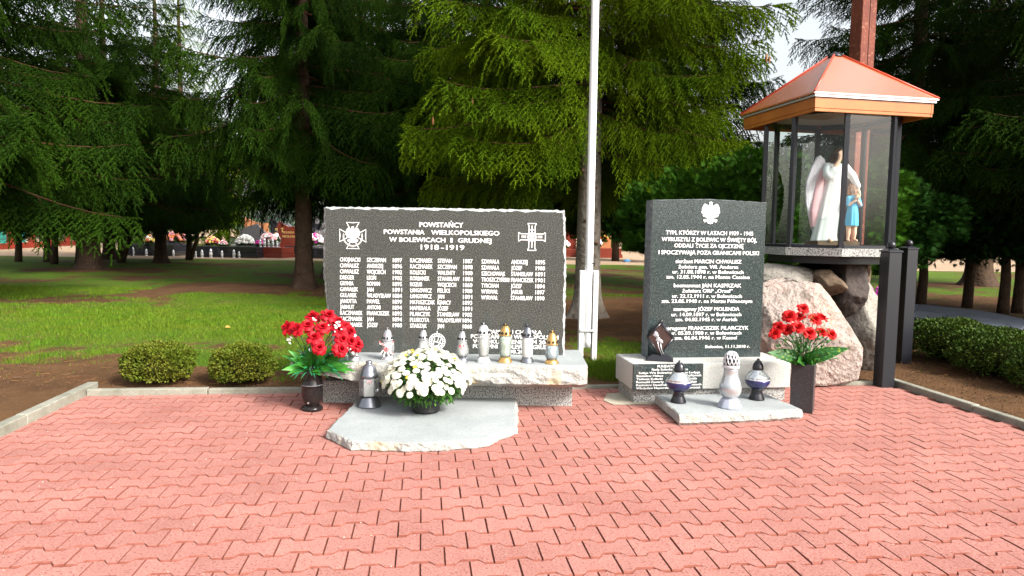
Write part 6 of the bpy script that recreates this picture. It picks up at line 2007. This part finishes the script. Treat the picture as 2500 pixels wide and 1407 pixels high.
WH, PK, OR_, YE, MG, LI, RD = (0.8, 0.78, 0.74), (0.72, 0.30, 0.34), (0.70, 0.22, 0.08), (0.75, 0.62, 0.12), (0.60, 0.03, 0.32), (0.50, 0.34, 0.62), (0.55, 0.03, 0.03)
FB = [('white flower dome on the long black grave', -12.30, 31.9, .53, .40, [WH]), ('mixed pink and yellow bunch on the long black grave', -13.75, 31.8, .56, .30, [PK, YE, RD]), ('small pink and white bunch lying on the long black grave', -13.15, 31.5, .53, .20, [PK, WH]),
      ('orange lily bunch on the black grave at left', -15.75, 32.6, .62, .42, [OR_, PK]), ('white and orange bunch on the black grave at left', -16.75, 32.2, .56, .32, [WH, OR_, YE]), ('lilac bunch left of the red-brown grave', -12.0, 33.6, .62, .28, [LI, WH]),
      ('white bunch between lilac flowers and wavy red headstone', -11.55, 32.8, .70, .34, [WH, PK]), ('magenta bunch low on the red-brown grave', -11.75, 32.2, .56, .20, [MG]), ('white bunch right of the wavy red headstone', -10.25, 33.6, .95, .34, [WH]),
      ('white and pink tall bunch right of the dark trunk', -9.3, 32.6, .60, .42, [WH, PK, MG]), ('yellow bunch in the second row', -13.0, 35.6, .55, .26, [YE, WH]), ('pink and white bunch in front of the grey headstone', -11.95, 35.6, .7, .34, [PK, WH]),
      ('white bunch seen left of the grey trunk', 2.8, 38.4, .52, .36, [WH, PK]), ('white and lilac bunch seen right of the grey trunk', 4.5, 38.3, .62, .40, [WH, LI]), ('yellow and orange bunch right of the grey trunk', 5.0, 38.9, .9, .35, [YE, OR_])]
for k, f_ in enumerate(FB):
    flower_bunch(*f_[:5], f_[5], 60 + k)
# grave lanterns in the distance: plain copies
proto = thing('grave_lantern', '', 'grave lantern', (0, 0, 0), 0, 'small lanterns on the far graves')
obj('base', nlathe([(0.075, 0), (0.075, 0.02), (0.055, 0.05)], 12), M_SILV, proto)
obj('glass', nlathe([(0.055, 0.05), (0.075, 0.12), (0.06, 0.25)], 12), G_FROST, proto)
obj('lid', nlathe([(0.065, 0.25), (0.06, 0.29), (0.03, 0.36), (0.0, 0.38)], 12), M_SILV, proto)
first = True
ORD = ['first', 'second', 'third', 'fourth', 'fifth', 'sixth']
for k, (x, y, z, lab) in enumerate(
        [(-14.25 + 0.42 * i + (.09, 0, -.07, .05, .12, -.03)[i], 30.95 - .1 * (i % 2), 0.02, 'pale lantern in the row before the long black grave, %s from the left' % ORD[i]) for i in range(6)] +
        [(-11.55 + 0.2 * i, 31.75 - .03 * i, 0.51, 'pale lantern in the close row on the red-brown grave, %s from the left' % ORD[i]) for i in range(5)] +
        [(-18.0 + 0.62 * i, 31.7, 0.02, 'pale lantern standing before the black grave at left, %s from the left' % ORD[i]) for i in range(5)] +
        [(-9.15, 31.35, 0.02, 'pale lantern before the grave right of the dark trunk'), (2.5, 38.2, 0.02, 'pale lantern beside the red grave left of the grey trunk')]):
    o = proto if first else copy_tree(proto)
    first = False
    o.location = (x, y, z); o.rotation_euler = (0, 0, k); q_ = 0.8 + 0.35 * ((k * 7) % 5) / 5; o.scale = (q_ * .95, q_ * .95, q_)
    o['label'] = lab

# person standing between the trunks
DK, SK = (0.012, 0.014, 0.024), (0.48, 0.29, 0.21)
person = thing('person', 'person in dark jacket and dark trousers standing by the black grave at left', 'person', (-17.35, 31.3, 0.02), R(15))
pp = [('loft', [(0, 0, 0.92, 0.17, 0.12), (0, 0, 1.10, 0.175, 0.12), (0, 0, 1.32, 0.205, 0.125), (0, 0, 1.44, 0.19, 0.11), (0, 0, 1.50, 0.09, 0.08)], None, DK),
      ('cap', (0, 0, 1.46), (0, -0.01, 1.56), 0.055, 0.052, SK), ('cap', (0, -0.015, 1.60), (0, -0.02, 1.68), 0.078, 0.088, SK), ('cap', (0, -0.10, 1.62), (0, -0.115, 1.61), 0.016, 0.018, SK)]
for s in (-1, 1):
    pp += [('cap', (s * 0.09, 0, 0.92), (s * 0.11, -0.015, 0.50), 0.095, 0.068, DK), ('cap', (s * 0.11, -0.015, 0.50), (s * 0.125, 0.01, 0.08), 0.066, 0.050, DK), ('cap', (s * 0.125, 0.02, 0.045), (s * 0.145, -0.16, 0.040), 0.050, 0.042, (0.01, 0.01, 0.01)),
           ('cap', (s * 0.20, 0, 1.40), (s * 0.245, 0.0, 1.10), 0.060, 0.048, DK), ('cap', (s * 0.245, 0.0, 1.10), (s * 0.24, -0.06, 0.84), 0.047, 0.036, DK), ('cap', (s * 0.09 - .0, 0.005, 1.64), (s * 0.092, 0.005, 1.625), 0.018, 0.016, SK)]
    pp += hand((s * 0.24, -0.062, 0.83), (0, -0.12, -1), (0, -1, 0), 0.95, SK, 0.5)
body = figure('body', pp, 0.0095, person)
bm = capsule_bm((0, 0.012, 1.655), (0, -0.005, 1.70), 0.084, 0.090)
smooth(obj('hair', bm, M_HAIR, body))

# fence with red wall at far left
fence = thing('fence', 'dark railing fence on a low red wall at far left', 'fence', (-27.3, 36.0, 0), R(103))
M_REDWALL = mat('red_painted_wall', (0.24, 0.030, 0.016), 0.8, 0.2, var=0.3, scale=2)
M_RAIL = mat('dark_green_railing', (0.010, 0.020, 0.014), 0.5)
for k in range(6):
    obj('wall_panel', nbox(k * 2.6 + 0.16, k * 2.6 + 2.6 - 0.16, -0.08, 0.08, 0, 0.34), M_REDWALL, fence)
    obj('pillar', nbox(k * 2.6 - 0.155, k * 2.6 + 0.155, -0.14, 0.14, 0, 1.5), M_REDWALL, fence)
    for z in (0.55, 1.55):
        obj('rail', nbox(k * 2.6 + 0.156, k * 2.6 + 2.6 - 0.156, -0.02, 0.02, z, z + 0.04), M_RAIL, fence)
    for j in range(15):
        xx = k * 2.6 + 0.26 + j * 0.148
        obj('bar', nbox(xx - 0.014, xx + 0.014, -0.018 - .004, -0.0205 + .012, 0.425, 1.68), M_RAIL, fence)
hut = thing('hut', 'turquoise and white low hut behind the far left fence', 'hut', (-33.5, 42.0, 0), R(100))
obj('wall', nbox(-4.5, 4.5, -1.5, 1.5, 0, 2.1), mat('turquoise_boards', (0.03, 0.34, 0.28), .7, .3, var=.3, scale=2), hut)
obj('white_panel', nbox(-1.8, 0.4, 1.505, 1.55, 0.2, 1.3), M_WPAINT, hut)
obj('roof', prism(bmesh.new(), [(-4.8, 2.1), (4.8, 2.1), (4.8, 2.25), (-4.8, 2.25)], -1.9, 1.9), M_GRYGR, hut)

# ================================================================== GRASS AND LITTER
r = np.random.default_rng(77)
def blades(n, xr, yr, hmin, hmax, w, fn=None):
    x = r.uniform(*xr, n); y = yr[0] + (yr[1] - yr[0]) * r.random(n) ** 1.4
    keep = np.abs(x) < y * 0.80 + 0.6
    keep &= (-(x - PO.x) * math.sin(TH) + (y - PO.y) * math.cos(TH)) > 0.15
    g = fn(x, y) if fn else grass_mask(x, y)
    keep &= r.random(n) < np.clip(g * 1.5 - 0.25, 0.012, 1)
    x, y, g = x[keep], y[keep], g[keep]
    m = len(x)
    h_ = r.uniform(hmin, hmax, m) * (0.6 + 0.4 * g)
    a = r.uniform(0, 6.28, m); ln = r.normal(size=(m, 2)) * 0.5
    ww = w * (0.7 + y / 14)
    b0 = np.stack([x - np.cos(a) * ww, y - np.sin(a) * ww, np.full(m, 0.0)], -1)
    b1_ = np.stack([x + np.cos(a) * ww, y + np.sin(a) * ww, np.full(m, 0.0)], -1)
    tp_ = np.stack([x + ln[:, 0] * h_, y + ln[:, 1] * h_, 0.015 + h_], -1)
    return np.stack([b0, b1_, tp_], 1)
M_GRASS = mat('grass_blade', (0.080, 0.170, 0.007), 0.6, 0.15, col2=(0.135, 0.185, 0.012), scale=1.6, island=0.4, trans=0.25)
G1 = blades(420000, (-12, 12), (5.9, 15), 0.022, 0.060, 0.0036)
tuft = lambda x, y: np.exp(-((x - 0.98) / 0.26) ** 2 - ((y - 6.55) / 0.42) ** 2)
G2 = blades(24000, (0.3, 1.6), (5.9, 7.4), 0.06, 0.17, 0.0022, tuft)
tag(obj('grass', tri_mesh('grass', np.concatenate([G1, G2]), M_GRASS)), 'short patchy lawn grass with a taller tuft by the flagpole', 'grass', kind='stuff')
# fallen leaves
bm = bmesh.new()
leaf(bm, (0, 0, 0), (1, 0, 0.1), 0.07, 0.055, seg=4, droop=0.1)
lm = bpy.data.meshes.new('fallen_leaf'); bm.to_mesh(lm); bm.free()
lm.materials.append(mat('yellow_fallen_leaf', (0.50, 0.30, 0.06), 0.7, objrnd=.3, trans=.2))
for k, (x, y, lab) in enumerate(((-3.75, 9.0, 'yellow fallen leaf on the lawn, leftmost of three in line'), (-3.42, 9.0, 'yellow fallen leaf on the lawn, middle of three in line'), (-3.08, 9.05, 'yellow fallen leaf on the lawn, rightmost of three in line'))):
    o = obj('fallen_leaf', lm, None, loc=(x, y, 0.055), rot=(0.4, 0.2, k * 2.2))
    tag(o, lab, 'leaf', 'fallen leaves on the lawn')
# soil crumbs and needles on the bare beds
n = 5200
x = r.uniform(-6, 7, n); y = r.uniform(5.6, 8.5, n)
tt = -(x - PO.x) * math.sin(TH) + (y - PO.y) * math.cos(TH)
ss = (x - PO.x) * math.cos(TH) + (y - PO.y) * math.sin(TH)
k = (tt > 0.1) | (ss > PAVE_S + .1) | (ss < -0.1)
y2 = r.uniform(2.5, 8, n)
P = np.stack([x, y, np.full(n, 0.028)], -1)[k]
xr_ = r.uniform(3.75, 6.5, 2500); yr_ = r.uniform(3.5, 7.5, 2500)
ssr = (xr_ - PO.x) * math.cos(TH) + (yr_ - PO.y) * math.sin(TH)
P = np.concatenate([P, np.stack([xr_, yr_, np.full(2500, 0.028)], -1)[ssr > PAVE_S + 0.1]])
CR_ = np.array([[[1, 0, 0], [-.5, .8, 0], [0, 0, .8]], [[-.5, .8, 0], [-.5, -.8, 0], [0, 0, .8]], [[-.5, -.8, 0], [1, 0, 0], [0, 0, .8]]])
tag(obj('soil_crumbs', tri_mesh('soil_crumbs', stamp(CR_, P, r.normal(size=P.shape) * [1, 1, .2], r.uniform(0, 6, len(P)), r.uniform(.004, .011, len(P))), mat('soil_crumb', (0.13, 0.08, 0.05), .95, .1, island=.5))), 'loose soil crumbs on the bare planting beds', 'soil', kind='stuff')
# pale grit, twigs and shed needles
n = 900
sg, tg_ = r.uniform(0.15, PAVE_S - .1, n), -r.random(n) ** 1.2 * 3.6 - 0.03
P = np.stack([PO.x + E1.x * sg + E2.x * tg_, PO.y + E1.y * sg + E2.y * tg_, np.full(n, 0.001)], -1)
tag(obj('grit', tri_mesh('grit', stamp(CR_, P, r.normal(size=P.shape) * [1, 1, .1], r.uniform(0, 6, n), r.uniform(.0015, .0048, n)), mat('pale_grit', (0.50, 0.42, 0.36), .9, .2, island=.4))), 'pale grit scattered over the red paving', 'grit', kind='stuff')
n = 5000
x = r.uniform(-8, 7.5, n); y = 5.7 + 7.5 * r.random(n) ** 1.5
tt = -(x - PO.x) * math.sin(TH) + (y - PO.y) * math.cos(TH)
k = (tt > 0.12) & ((grass_mask(x, y) < 0.6) | (r.random(n) < .25))
P = np.stack([x, y, np.full(n, 0.032)], -1)[k]
TW = np.array([[[0, -.03, 0], [0, .03, 0], [1, 0, .1]], [[0, 0, -.02], [0, 0, .04], [1, 0, .1]]])
tag(obj('twigs', tri_mesh('twigs', stamp(TW, P, r.normal(size=P.shape) * [1, 1, .12], r.uniform(0, 6, len(P)), r.uniform(.03, .12, len(P))), mat('fallen_twig', (0.17, 0.085, 0.035), .9, .1, island=.5))), 'fallen twigs and brown needles on soil and lawn', 'twigs', kind='stuff')
o = obj('plastic_bag', boulder_mesh(3, (0.16, 0.10, 0.09), 8, 3, .3), mat('blue_plastic', (0.10, 0.28, 0.55), .4), loc=(5.45, 33.0, 0.08))
tag(o, 'crumpled blue plastic bag at the far lawn edge right of the grey trunk', 'bag')
